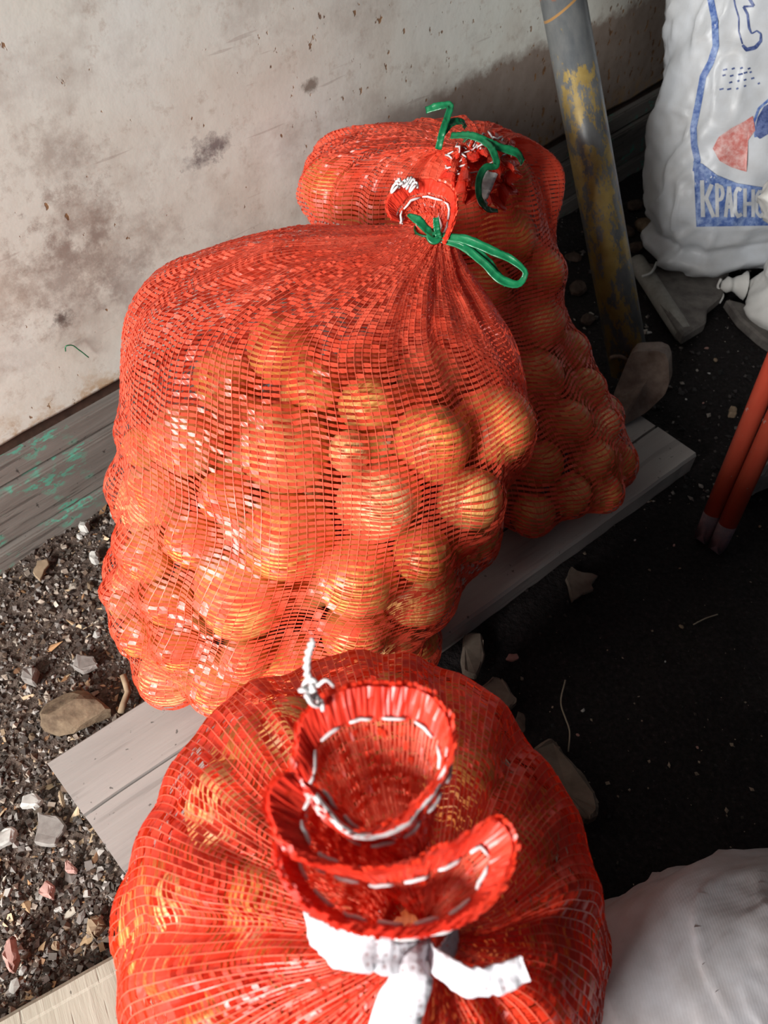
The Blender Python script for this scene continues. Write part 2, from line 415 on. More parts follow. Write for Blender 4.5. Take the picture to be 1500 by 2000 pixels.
def stuff(name, args, mat, label, cat):
    V, Fs, T = scatter(*args); me = mesh_np(name, V, Fs)
    a = me.color_attributes.new('tint', 'FLOAT_COLOR', 'POINT'); a.data.foreach_set('color', T.astype(np.float32).ravel())
    return obj(name, me, None, label, cat, None, 'stuff', mat)
greys = [(.11, .094, .083), (.17, .15, .138), (.29, .265, .245), (.08, .058, .046), (.13, .09, .066), (.34, .28, .23), (.06, .048, .04), (.065, .052, .046)]
stuff('gravel', (20000, left_ground, .0009, .0050, greys, .75, 3), GRAV, 'loose grey and brown gravel on soil left of bags', 'gravel')
stuff('wood_chips', (1000, left_ground, .0014, .0055, [(.42, .29, .17), (.5, .38, .25), (.28, .16, .09), (.55, .5, .42), (.36, .2, .1)], .25, 4, 2.2), CHIP, 'small tan wood chips scattered over the left soil', 'wood chips')
stuff('grit', (1900, right_ground, .001, .006, [(.03, .028, .028), (.05, .045, .045), (.10, .09, .085), (.02, .02, .02), (.3, .27, .24), (.035, .03, .03)], .7, 5), GRAV, 'dark grit with pale specks around the white sack', 'grit')
stuff('black_crumbs', (700, open_ground, .0006, .0028, [(.02, .02, .02), (.03, .025, .025), (.04, .035, .03), (.25, .2, .15)], .6, 6), GRAV, 'fine black crumbs on the open floor', 'crumbs')

# ------------------------------------------------------------------ boards under the bags
BOARD = m_wood('grey_dusty_board', (.27, .25, .235), (.40, .375, .355), 'X', scale=.6, rough=.7, crack=.25)
BT = .030
pA, pB = pz(240, 1700, BT), pz(1362, 886, BT)
bd = Vector((pB.x - pA.x, pB.y - pA.y, 0)); blen = bd.length; bd.normalize(); bn = Vector((-bd.y, bd.x, 0))
def board_mesh():
    # cross-section with a narrow groove along the board; the far end is cut square, the near end slightly skewed
    W_ = .142; prof = [(0, -.004), (0, .026), (.003, .030), (W_ * .47, .030), (W_ * .475, .0245), (W_ * .49, .0245), (W_ * .495, .030), (W_ - .003, .030), (W_, .026), (W_, -.004)]
    n = 60; V = []
    for i in range(n):
        for (yy, z) in prof:
            xx = i / (n - 1) * blen + (yy * -.10 if i == 0 else 0) + (0.0015 * vnoise(yy * 200, i, 21) if i in (0, n - 1) else 0)
            V.append((float(xx), yy + .0010 * float(vnoise(i * .7, yy * 30, 22)), z))
    k = len(prof); Fs = grid_faces(n, k).tolist(); Fs += [list(range(k))[::-1], list(range((n - 1) * k, n * k))]
    return from_poly('board', V, Fs)
brd = obj('grooved_board', board_mesh(), None, 'grey dusty board with a lengthwise groove under the mesh bags', 'board', mat=BOARD)
brd.location = (pA.x, pA.y, 0); brd.rotation_euler = (0, 0, math.atan2(bd.y, bd.x))

PLY = m_wood('pale_plywood', (.27, .245, .19), (.46, .43, .36), 'Y', scale=1.1, rough=.75, crack=.65)  # pale wood tone with dark cracks, the same all over the plank
q0, q1 = pz(0, 1985, .045), pz(250, 1845, .045)
pd = Vector((q1.x - q0.x, q1.y - q0.y, 0)).normalized(); pn = Vector((pd.y, -pd.x, 0))
def plank2():
    L_, W_ = .62, .24; n = 40
    prof = [(0, 0), (0, .040), (.004, .045), (.014, .0452), (.016, .0435), (W_ - .003, .0435), (W_, .040), (W_, 0)]
    V = [(i / (n - 1) * L_ - .14, -yy + .0008 * float(vnoise(i * 1.1, yy * 50, 31)), z) for i in range(n) for yy, z in prof]
    k = len(prof); Fs = [f[::-1] for f in grid_faces(n, k).tolist()]; Fs += [list(range(k)), list(range((n - 1) * k, n * k))[::-1]]
    return from_poly('plank', V, Fs)
pl = obj('plywood_plank', plank2(), None, 'pale cracked plywood plank at the bottom left corner', 'plank', mat=PLY)
pl.location = (q0.x, q0.y, 0); pl.rotation_euler = (0, 0, math.atan2(pd.y, pd.x))

# ------------------------------------------------------------------ mesh bags with onions
def sections(S, nv): return hermite(S, nv, [0, 1, 2, 3, 4])
def sec_dirs(C, th):
    a, b_, r = C[:, 3:4], C[:, 4:5], np.radians(C[:, 5:6]); lx = a * np.cos(th); ly = b_ * np.sin(th)
    dx = lx * np.cos(r) - ly * np.sin(r); dy = lx * np.sin(r) + ly * np.cos(r)
    return dx, dy
def net_arrays(G, hw, thw, seed, closed=True, du0=.0023, every=2, hmap=1.0):
    """tapes along u for every row, thin warp threads along v for every second column"""
    r = np.random.default_rng(seed); nv, nu, _ = G.shape
    if closed: dU = np.roll(G, -1, 1) - np.roll(G, 1, 1)
    else: dU = np.gradient(G, axis=1) * 2
    dV = np.gradient(G, axis=0)
    lu = np.linalg.norm(dU, axis=2) / 2
    N = np.cross(dU, dV); N /= np.linalg.norm(N, axis=2)[..., None] + 1e-12
    lv = np.linalg.norm(dV, axis=2); dVh = dV / (lv[..., None] + 1e-12)
    comp = np.clip(1 - lu / du0, 0, 1)
    nc = nu // every                                             # cells between warp threads, each a tape piece with its own tilt
    idx = (np.arange(nc)[:, None] * every + np.arange(every + 1)[None])
    if closed: idx = idx % nu
    else: idx = np.minimum(idx, nu - 1)
    prof = np.where(np.arange(every + 1) % every == 0, .82, 1.06)[None, None]
    wv = np.minimum(hw, lv * .60) * hmap
    wv = wv[:, idx] * prof * (1 + .2 * (r.random((nv, nc, 1)) - .5))
    tl = (r.random((nv, nc, 1)) - .5) * .0017
    jt = (r.random((nv, nc, 1)) - .5) * (.0004 + .0034 * comp[:, idx].mean(2, keepdims=True))
    g, n_, dv_ = G[:, idx], N[:, idx], dVh[:, idx]
    a = g + dv_ * wv[..., None] + n_ * (jt + tl)[..., None]; b_ = g - dv_ * wv[..., None] + n_ * (jt - tl)[..., None]
    V1 = np.stack([a, b_], 3).reshape(-1, 3); k3 = every + 1
    c_ = np.arange(nv * nc)[:, None] * k3 + np.arange(every)[None]
    F1 = np.stack([c_ * 2, (c_ + 1) * 2, (c_ + 1) * 2 + 1, c_ * 2 + 1], -1).reshape(-1, 4)
    T = G[:, ::every]; Tn = N[:, ::every]; dUh = (dU / (np.linalg.norm(dU, axis=2)[..., None] + 1e-12))[:, ::every]
    ca = T + Tn * .0007 + dUh * thw; cb = T + Tn * .0007 - dUh * thw; nt = T.shape[1]
    V2 = np.stack([ca, cb], 2).reshape(-1, 3)
    i, j = np.meshgrid(np.arange(nv - 1), np.arange(nt), indexing='ij')
    F2 = np.stack([(i * nt + j) * 2, ((i + 1) * nt + j) * 2, ((i + 1) * nt + j) * 2 + 1, (i * nt + j) * 2 + 1], -1).reshape(-1, 4)
    return np.concatenate([V1, V2]), np.concatenate([F1, F2 + len(V1)]), np.r_[np.zeros(len(F1)), np.ones(len(F2))].astype(int)

def onion_mesh(seed):
    r = random.Random(seed); n, m = 22, 15; V = []
    prof = [(.004, -.047), (.010, -.0465), (.022, -.0435), (.033, -.0355), (.0405, -.024), (.0438, -.010), (.0440, .004), (.0415, .017), (.0365, .028), (.028, .037), (.018, .0415), (.0105, .0440), (.0065, .0460), (.0050, .0475), (.0020, .0480)]
    ph = [r.uniform(0, 6.28) for _ in range(4)]; am = [r.uniform(.0, .035) for _ in range(4)]
    for (rr, z) in prof:
        for j in range(n):
            t = j * 2 * math.pi / n; f = 1 + am[0] * math.cos(2 * t + ph[0]) + am[1] * .7 * math.cos(3 * t + ph[1]) + .006 * math.cos(11 * t + ph[2])
            V.append((rr * f * math.cos(t), rr * f * math.sin(t), z * (1 + am[3] * math.cos(t + ph[3]))))
    Fs = grid_faces(m, n).tolist(); Fs += [list(range(n))[::-1], list(range((m - 1) * n, m * n))]
    me = from_poly('onion', V, Fs, True); me.materials.append(ONION); return me
ONIONS = [onion_mesh(s) for s in range(5)]
def root_mesh():
    r = random.Random(5); V, Fs = [], []
    for k in range(14):
        a = r.uniform(0, 6.28); q = r.uniform(0, .006); x, y = q * math.cos(a), q * math.sin(a); ox, oy = r.uniform(-.006, .006), r.uniform(-.006, .006); b0 = len(V)
        V += [(x - .0006, y, -.0445), (x + .0006, y, -.0445), (x, y + .0008, -.0445), (x + ox, y + oy, -.050)]
        Fs += [[b0, b0 + 1, b0 + 3], [b0 + 1, b0 + 2, b0 + 3], [b0 + 2, b0, b0 + 3]]
    me = from_poly('root_tuft', V, Fs); me.materials.append(ROOT); return me
ROOTM = root_mesh()

def place_onion(c, r, label, group, rr, named=False):
    o = bpy.data.objects.new('onion', ONIONS[rr.randrange(5)]); COL.objects.link(o)
    o.location = c; s = r / .0445; o.scale = (s, s, s * rr.uniform(.86, .98)); o.rotation_euler = (rr.uniform(0, 6.28), rr.uniform(0, 6.28), rr.uniform(0, 6.28))
    tag(o, label, 'onion', group)
    ro = bpy.data.objects.new('root_tuft', ROOTM); COL.objects.link(ro); ro.parent = o
    return o

def make_bag(S, given, rfill, zfill, label, bag_word, nu_th, seed, fold_amp, fold_z, tape_mat, slack_z, drop=None, spacing=.0050, twist=0.0, hw=.0018, du=.0023, full=.84):
    rr = random.Random(seed); rg = np.random.default_rng(seed)
    # arc length decides the number of tape rows
    C0 = sections(S, 200); meri = np.sum(np.sqrt(np.diff(C0[:, 0])**2 + np.diff(C0[:, 1])**2 + np.diff(C0[:, 2])**2 + np.diff((C0[:, 3] + C0[:, 4]) / 2)**2))
    nv = int(meri / spacing); nu = nu_th * 2
    C = sections(S, nv); th = np.linspace(0, 2 * np.pi, nu, endpoint=False)
    dx, dy = sec_dirs(C, th[None] + 0 * C[:, :1]); R0 = np.hypot(dx, dy); ux, uy = dx / R0, dy / R0
    base = np.stack([C[:, 1:2] + dx, C[:, 2:3] + dy, np.broadcast_to(C[:, 0:1], dx.shape)], -1)
    bvh = BVHTree.FromPolygons([Vector(p) for p in base[::2, ::4].reshape(-1, 3)], grid_faces(base[::2].shape[0], base[:, ::4].shape[1]).tolist())
    cs, rs, lab, fixed = [], [], [], []
    for (u, v, rp, lb) in given:
        d = ray(u, v).normalized(); hit = bvh.ray_cast(ORG, d)
        if hit[0] is None: continue
        p, n = hit[0], hit[1]
        if n.dot(d) > 0: n = -n
        rm = px2m(p, rp); n2 = (n - d * .4).normalized()
        cs.append(np.array(p - n2 * rm * 1.02)); rs.append(rm); lab.append(lb); fixed.append(True)
    zs, za = C[:, 0], C
    def sec_at(z):
        i = np.searchsorted(np.maximum.accumulate(zs), z); i = min(max(i, 0), nv - 1); return C[i]
    ok = [i for i in range(nv) if zs[i] > S[1][0] + .02 and zs[i] < zfill]
    tries = 0
    for layer, inset in ((0, 1.0), (1, 2.6)):
        for _ in range(2600 if layer == 0 else 700):
            i = rr.choice(ok); j = rr.randrange(nu); rm = rr.uniform(*rfill)
            c = C[i]; k = 1 - inset * rm / R0[i, j]
            if k < .05: continue
            p = np.array([c[1] + dx[i, j] * k, c[2] + dy[i, j] * k, max(zs[i], S[1][0] + rm)])
            if p[2] + rm * .7 > zfill + .03: continue
            if all(np.linalg.norm(p - q) > (rm + r2) * .87 for q, r2 in zip(cs, rs)):
                cs.append(p); rs.append(rm); lab.append(None); fixed.append(False)
    P = np.array(cs); Rr = np.array(rs); fx = np.array(fixed)
    for it in range(40):                                    # push overlapping onions apart, keep them inside the bag
        D = P[:, None] - P[None]; L = np.linalg.norm(D, axis=2) + np.eye(len(P)); ov = np.clip((Rr[:, None] + Rr[None]) * .97 - L, 0, None) * (1 - np.eye(len(P)))
        mv = (D / L[..., None] * ov[..., None]).sum(1) * .35
        P = P + np.where(fx[:, None], .25, 1) * np.clip(mv, -.006, .006)
        for q in range(len(P)):
            c = sec_at(P[q, 2]); ang = math.radians(c[5]); e = P[q, :2] - c[1:3]
            lx = e[0] * math.cos(ang) + e[1] * math.sin(ang); ly = -e[0] * math.sin(ang) + e[1] * math.cos(ang)
            aa, bb = max(c[3] - Rr[q], .01), max(c[4] - Rr[q], .01); nn = math.hypot(lx / aa, ly / bb)
            if nn > 1 and not fx[q]: lx /= nn; ly /= nn; P[q, 0] = c[1] + lx * math.cos(ang) - ly * math.sin(ang); P[q, 1] = c[2] + lx * math.sin(ang) + ly * math.cos(ang)
            P[q, 2] = max(P[q, 2], S[1][0] + Rr[q] * .96)
        if it % 4 == 3:
            for q in range(len(P)):
                v = Vector(P[q]); hp, hn, _, dd = bvh.find_nearest(v)
                cc = sec_at(P[q, 2]); inw = Vector((cc[1], cc[2], min(cc[0], zfill - .05))) - hp; hn = hn if hn.dot(inw) < 0 else -hn
                sd = -(v - hp).dot(hn)
                if sd < Rr[q] * 1.0 and P[q, 2] > S[1][0] + Rr[q]: P[q] = np.array(v - hn * min(Rr[q] * 1.0 - sd, .012))
    # net drape: outermost onion hit along each horizontal ray, tension bridges the gaps
    ro = np.full(R0.shape, 0.0)
    for c, r in zip(P, Rr):
        ex = c[0] - C[:, 1:2]; ey = c[1] - C[:, 2:3]; ez = c[2] - C[:, 0:1]
        bq = ex * ux + ey * uy; disc = bq**2 - (ex**2 + ey**2 + ez**2 - (r * 1.01)**2)
        rt = np.where(disc > 0, bq + np.sqrt(np.maximum(disc, 0)), 0); ro = np.maximum(ro, rt)
    ro = np.where(C[:, 0:1] + 0 * ro > zfill + .05, 0, ro)
    lim = R0 * 1.10 + .004; ro = np.minimum(ro + .0025, lim)
    slack = np.clip((C[:, 0:1] - slack_z) / .05, 0, 1)
    kmin = full + (1 - full) * slack
    kmin = np.where(np.arange(nv)[:, None] < nv * .06, 1.0, kmin)
    rn = np.maximum(ro, R0 * kmin); floor_r = rn.copy()
    ends = np.zeros(nv, bool); ends[:3] = True; ends[-3:] = True
    for it in range(60):
        av = (np.roll(rn, 1, 1) + np.roll(rn, -1, 1)) * .25; up = np.vstack([rn[:1], rn[:-1]]); dn = np.vstack([rn[1:], rn[-1:]])
        av = av + (up + dn) * .25
        cand = np.maximum(ro, rn + (av - rn) * .9)
        cand = np.maximum(cand, R0 * (kmin - .06 * (full < .95))); rn = np.where(ends[:, None], rn, cand)
    # gathers towards the neck
    amp = fold_amp * np.clip((C[:, 0:1] - fold_z) / (C[-1, 0] - fold_z + 1e-6), 0, 1) ** 1.2
    idx = np.arange(nv)[:, None] / nv
    amp = amp + .30 * np.clip((idx - .90) / .1, 0, 1)
    fold = sum(a_ * np.cos(k_ * th[None] + p_ + q_ * idx * 3) for a_, k_, p_, q_ in [(.5, 9, rr.uniform(0, 6), 1), (.45, 14, rr.uniform(0, 6), -1), (.35, 23, rr.uniform(0, 6), .6), (.6, 5, rr.uniform(0, 6), .3)])
    rn = rn * (1 + amp * fold * .5)
    uu, ii = np.meshgrid(th, np.arange(nv), indexing='xy')
    wob = vnoise(uu * 3.5 + 2, ii * .045, seed + 40) * .007 + vnoise(uu * 12, ii * .13, seed + 41) * .0030
    zoff = (wob + twist * np.cos(th[None] - 3.3)) * np.clip((ii - 4) / 12, 0, 1) * np.clip((nv - 3 - ii) / 22, 0, 1)
    G = np.stack([C[:, 1:2] + ux * rn, C[:, 2:3] + uy * rn, C[:, 0:1] + zoff], -1)
    sh = vnoise(uu * 5, ii * .06, seed + 42)[..., None] * .006
    tang = np.roll(G, -1, 1) - np.roll(G, 1, 1); tang /= np.linalg.norm(tang, axis=2)[..., None] + 1e-9
    G = G + tang * sh * np.clip((nv - 3 - ii) / 22, 0, 1)[..., None]
    root = empty('mesh_bag', (float(C[0, 1]), float(C[0, 2]), float(C[0, 0])), label, 'mesh bag')
    # final fit: no onion may poke through the tapes
    contact = np.zeros(G.shape[:2]); lo = G.reshape(-1, 3)
    for it in range(3):
        for c, r in zip(P, Rr):
            d = lo - c; L = np.linalg.norm(d, axis=1); rr_ = r * 1.055 + .0012; m = L < rr_
            lo[m] = c + d[m] / L[m][:, None] * rr_
            if it == 2: contact.reshape(-1)[L < rr_ + .003] = 1
        G = lo.reshape(G.shape)
        if it < 2:
            sm = (np.roll(G, 1, 1) + np.roll(G, -1, 1)) * .25 + (np.concatenate([G[:1], G[:-1]]) + np.concatenate([G[1:], G[-1:]])) * .25
            G[4:-8] = (G * .4 + sm * .6)[4:-8]; lo = G.reshape(-1, 3)
    for _ in range(3): contact = (np.roll(contact, 1, 1) + np.roll(contact, -1, 1) + contact * 2) / 4
    V, Fq, mi = net_arrays(G, hw, .00030, seed, du0=du, hmap=1.08 - .45 * contact)
    obj('net', mesh_np('net', V, Fq, False, (tape_mat, THREAD), mi), root, kind='stuff')
    pj = []
    for c in P:
        q = Vector(c) - ORG; f_ = q.y * C5 - q.z * S5; pj.append((q.x / f_, (q.y * S5 + q.z * C5) / f_))
    pj = np.array(pj); lo_, hi_ = pj.min(0), pj.max(0)
    for c, r, lb, (a_, b_) in zip(P, Rr, lab, (pj - lo_) / (hi_ - lo_ + 1e-9)):
        sz = 'small' if r < .033 else ('large' if r > .040 else 'medium')
        d = Vector(c) - ORG; hit = bvh.ray_cast(ORG, d.normalized()); deep = hit[0] is not None and (hit[0] - Vector(c)).length > r * 1.9
        col = ('left side', 'centre', 'right side')[min(2, int(a_ * 3))]; rw = ('low', 'halfway up', 'high')[min(2, int(b_ * 3))]
        txt = '%s onion buried %s inside the %s of the %s bag' % (sz, rw, col, bag_word) if deep else '%s onion against the net %s on the %s of the %s bag' % (sz, rw, col, bag_word)
        place_onion(c, r, lb or txt, 'onions filling the %s mesh bag' % bag_word, rr)
    print('BAG', bag_word, nv, nu, len(P), 'onions')
    return root, G

def stitch(name, path, root, dash=.006, gap=.003, r=.0007, cont=None, mat=None):
    """white running stitch along a 3-D polyline"""
    P = np.asarray(path); L = np.r_[0, np.cumsum(np.linalg.norm(np.diff(P, axis=0), axis=1))]; parts = []; s = 0
    while s < L[-1] - dash * .4:
        e = min(s + dash, L[-1]); t = np.linspace(s, e, 5)
        Q = np.stack([np.interp(t, L, P[:, c]) for c in range(3)], -1)
        V, a, c = tube_arrays(Q, [r * .6, r, r, r, r * .6], 5); parts.append((V, np.concatenate([a, c]))); s = e + gap
    V, Fq = join_arrays(parts)
    return obj(name, from_poly(name, V, Fq, True), root, mat=mat or WHITE_THREAD, label='white running stitch', kind='stuff')

def make_frill(root, neck, hem, n, m, tape_mat, seed, hw=.0016, ease=1.0, bulge=.0, hem_rows=4, stitch_s=.80, dash=.006, gap=.003, sr=.0008, ruff=.0, off=.0010, puff=0.0):
    """gathered mouth of the bag: lofted from the tied neck ring to the open hem loop"""
    neck = np.asarray(neck); hem = np.asarray(hem); s = np.linspace(0, 1, m)[:, None, None]
    cen_n = neck.mean(0); cen_h = hem.mean(0); ax = cen_h - cen_n
    se = s ** ease
    G = neck[None] * (1 - se) + hem[None] * se
    # keep the direction of growth along the axis linear so the cloth flares out of the neck
    lin = (neck[None] * (1 - s) + hem[None] * s) - G
    axh = ax / np.linalg.norm(ax); G = G + axh * (lin @ axh)[..., None]
    if ruff:
        jj, ii = np.meshgrid(np.arange(n), np.arange(m), indexing='xy')
        G = G + (ruff * np.stack([vnoise(jj * .23, ii * .3, seed + q) for q in range(3)], -1)) * (s * (1.2 - s))
    if puff:
        tow = np.array(tuple(ORG)) - G; tow /= np.linalg.norm(tow, axis=2)[..., None]; G = G + tow * puff * np.sin(np.pi * s ** .6)
    V, Fq, mi = net_arrays(G, hw, .00032, seed, du0=.0023)
    fr = obj('frill', mesh_np('frill', V, Fq, False, (tape_mat, THREAD), mi), root, kind='stuff')
    # turned-over hem: a solid double band
    H = G[-hem_rows:]; dU = np.roll(H, -1, 1) - np.roll(H, 1, 1); dV = np.gradient(H, axis=0); N = np.cross(dU, dV); N /= np.linalg.norm(N, axis=2)[..., None] + 1e-12
    r = np.random.default_rng(seed)
    A = H + N * (off + .0009 * r.random(H.shape[:2]))[..., None]; B = H - N * (off + .0009 * r.random(H.shape[:2]))[..., None]
    ring = np.concatenate([A, B[::-1], A[:1]]); Fh = grid_faces(2 * hem_rows + 1, n)
    obj('hem', mesh_np('hem', ring.reshape(-1, 3), Fh, False, (HEM,)), fr)
    k = int(stitch_s * (m - 1)); Nf = np.cross(np.roll(G[k], -1, 0) - np.roll(G[k], 1, 0), G[k] - G[k - 1]); Nf /= np.linalg.norm(Nf, axis=1)[:, None] + 1e-12
    stitch('hem_stitching', np.concatenate([G[k] + Nf * (off + .0011), (G[k] + Nf * (off + .0011))[:1]]), fr, dash, gap, sr)
    stitch('hem_stitching', np.concatenate([G[k] - Nf * (off + .0011), (G[k] - Nf * (off + .0011))[:1]]), fr, dash, gap, sr)
    return G
def ring(c, axis, r, n, start=None):
    ax = Vector(axis).normalized(); a = Vector(start) - ax * Vector(start).dot(ax) if start is not None else ax.orthogonal(); a.normalize(); b_ = ax.cross(a)
    return np.array([tuple(Vector(c) + a * (r * math.cos(t)) + b_ * (r * math.sin(t))) for t in np.arange(n) * 2 * math.pi / n])
def twist_thread(name, P, r, mat, root, **kw):
    """two-ply twisted cord"""
    Q = hermite([tuple(p) for p in P], 60); parts = []
    T = np.gradient(Q, axis=0); T /= np.linalg.norm(T, axis=1)[:, None]; A = np.cross(T, [.3, .2, .9]); A /= np.linalg.norm(A, axis=1)[:, None]; B = np.cross(T, A)
    for ph in (0, math.pi):
        t = np.linspace(0, 34, 60) + ph; V, a, c = tube_arrays(Q + r * .7 * (np.cos(t)[:, None] * A + np.sin(t)[:, None] * B), r * .75, 5); parts.append((V, np.concatenate([a, c])))
    V, Fq = join_arrays(parts); return obj(name, from_poly(name, V, Fq, True), root, mat=mat, **kw)

# --- middle bag (largest in view)
MID = [(.028, -.10, .445, .09, .055, 8), (.030, -.10, .445, .155, .095, 8), (.06, -.108, .445, .178, .122, 8), (.12, -.106, .452, .176, .132, 8), (.20, -.073, .48, .196, .142, 8),
       (.28, -.050, .51, .190, .142, 8), (.335, -.050, .55, .182, .125, 8), (.372, -.055, .595, .156, .090, 8), (.388, -.025, .625, .105, .060, 8), (.396, .015, .648, .05, .030, 8), (.400, .042, .662, .014, .012, 8)]
W0 = 'golden brown onion '
mid_given = [(330, 850, 74, W0 + 'at the upper left edge of the middle bag, striped by the net'), (545, 885, 98, 'largest golden onion in the centre of the middle bag'), (692, 885, 44, 'small round yellow onion in the centre of the middle bag'),
             (720, 775, 58, None), (600, 748, 55, None), (290, 985, 58, None), (425, 972, 54, None), (345, 1062, 58, None), (548, 1070, 95, None), (775, 985, 88, 'pale onion with bare greyish skin right of the middle bag centre'),
             (955, 990, 68, 'yellow onion bulging at the lower right corner of the middle bag'), (252, 1100, 55, None), (450, 1190, 104, 'big shiny onion low in the front of the middle bag'), (300, 1190, 52, None), (690, 1150, 88, None),
             (545, 650, 72, None), (850, 860, 82, None), (238, 872, 42, None), (238, 1255, 45, None), (330, 1290, 48, None), (475, 1310, 48, None), (830, 1090, 60, None), (215, 1190, 30, 'small onion poking out at the lower left side of the middle bag')]
mid, Gm = make_bag(MID, mid_given, (.030, .043), .285, 'upright orange-red mesh bag of onions in the middle, tied with green tape', 'middle', 155, 3, .12, .29, TAPE, .265, twist=.022, spacing=.0041, hw=.0015, du=.0019)

# --- back bag (leans on the wall)
BAK = [(.03, .165, .70, .08, .06, 0), (.032, .165, .70, .13, .095, 0), (.07, .168, .69, .155, .13, 0), (.14, .15, .73, .142, .125, 0), (.22, .10, .80, .125, .115, 0), (.30, .06, .86, .160, .105, 0), (.355, .05, .88, .145, .08, 0), (.385, .06, .885, .09, .05, 0), (.392, .085, .87, .045, .028, 0), (.388, .10, .852, .014, .014, 0)]
bak_given = [(620, 350, 62, W0 + 'high in the left shoulder of the back bag against the wall'), (1075, 755, 72, None), (1010, 470, 60, None), (1130, 830, 55, None), (1195, 830, 40, None), (1170, 915, 48, None), (1120, 965, 45, W0 + 'lit at the lower right of the back bag'), (1205, 960, 38, None), (1080, 640, 55, None), (1160, 745, 45, None), (1080, 1010, 45, None), (1080, 890, 48, None), (1010, 340, 45, None)]
bak, Gb = make_bag(BAK, bak_given, (.028, .038), .29, 'red mesh bag of onions at the back, leaning on the wall beside the iron pole', 'back', 122, 8, .30, .27, TAPE, .285, spacing=.0044, hw=.0016, du=.0020)

# --- front bag (nearest the camera)
FRO = [(.046, -.012, .10, .07, .07, 0), (.048, -.012, .10, .115, .115, 0), (.09, -.012, .10, .136, .138, 0), (.2, -.012, .10, .139, .148, 0), (.29, -.012, .105, .138, .152, 0), (.352, -.012, .11, .122, .136, 0), (.397, -.008, .10, .094, .104, 0), (.421, .002, .085, .058, .058, 0), (.437, .010, .072, .028, .026, 0), (.442, .014, .068, .012, .012, 0)]
fro_given = [(410, 1540, 95, 'golden onion high on the left shoulder of the front bag'), (480, 1800, 105, 'large pale onion at the left of the front bag frill'), (330, 1750, 80, None), (925, 1500, 85, 'yellow onion showing right of the frill of the front bag'), (1040, 1660, 85, None), (560, 1390, 75, None), (760, 1330, 70, None), (1060, 1850, 90, None), (420, 1950, 90, None)]
fro, Gf = make_bag(FRO, fro_given, (.032, .044), .33, 'bright red mesh bag of onions in the foreground, tied with white tape', 'front', 165, 15, .16, .30, TAPE_DEEP, .36, hw=.00135, spacing=.0036, du=.0017, full=.985)

# --- mouths of the bags
# front: large serpentine frill facing the lens
hemF = [pt(u, v, t) for u, v, t in [(575, 1470, .268), (590, 1400, .270), (650, 1352, .272), (750, 1338, .274), (835, 1352, .274), (882, 1410, .270), (880, 1475, .266), (835, 1545, .262), (770, 1608, .258), (700, 1628, .256), (640, 1600, .256), (600, 1548, .258),
         (560, 1512, .258), (528, 1540, .256), (526, 1595, .253), (560, 1655, .250), (640, 1690, .248), (740, 1700, .247), (840, 1672, .247), (920, 1630, .248), (972, 1600, .249), (1000, 1630, .249), (995, 1700, .246), (950, 1765, .243), (860, 1812, .241), (750, 1822, .240), (650, 1800, .241), (575, 1745, .244), (540, 1680, .250), (555, 1600, .266), (560, 1530, .270)]]
NF = 420
hemF = closed_path(hemF, NF)
nkF = Vector((.014, .068, .442)); axF = (Vector(hemF.mean(0)) - nkF)
neckF = ring(nkF + axF.normalized() * .004, axF, .013, NF, start=Vector(hemF[0]) - nkF)
if (Vector(neckF[NF // 4]) - Vector(hemF[NF // 4])).length > (Vector(neckF[-NF // 4]) - Vector(hemF[NF // 4])).length: neckF = np.roll(neckF[::-1], 1, 0)
GF = make_frill(fro, neckF, hemF, NF, 19, TAPE_DEEP, 21, hw=.0019, ease=1.7, hem_rows=3, stitch_s=.92, dash=.0085, gap=.0035, sr=.00075, ruff=.004)
def near(G_, u, v, t): return int(np.argmin(np.linalg.norm(G_ - np.array(tuple(pt(u, v, t))), axis=1)))
i0, i1 = near(hemF, 884, 1440, .268), near(hemF, 590, 1535, .258); i0, i1 = min(i0, i1), max(i0, i1)
row = GF[-2][i0:i1:3]; tow = np.array(tuple(ORG)) - row; tow /= np.linalg.norm(tow, axis=1)[:, None]
tube('hem_cord', row + tow * .0025, .0013, WHITE_THREAD, fro, label='white draw cord along the hem')
twist_thread('loose_thread', [pt(632, 1385, .268), pt(612, 1350, .266), pt(600, 1310, .262), pt(603, 1275, .260), pt(612, 1250, .258)], .0010, WHITE_THREAD, fro, label='twisted white thread end')
parts = []
for k in range(5):
    c = np.array(tuple(pt(605 + rnd.uniform(-10, 22), 1350 + rnd.uniform(-18, 18), .264))); t = np.linspace(0, 5.4, 14); rr_ = .0016 + .0010 * rnd.random()
    Q = c + rr_ * np.stack([np.cos(t), np.sin(t) * rnd.uniform(.5, 1), np.sin(t * 1.3 + k)], -1); V, a, c2 = tube_arrays(Q, .0009, 5); parts.append((V, np.concatenate([a, c2])))
V, Fq = join_arrays(parts); obj('thread_knot', from_poly('thread_knot', V, Fq, True), fro, mat=WHITE_THREAD, label='white thread knot')
tube('loose_thread', [pt(620, 1340, .262), pt(638, 1328, .260), pt(652, 1340, .262)], .0006, WHITE_THREAD, fro, n=12)
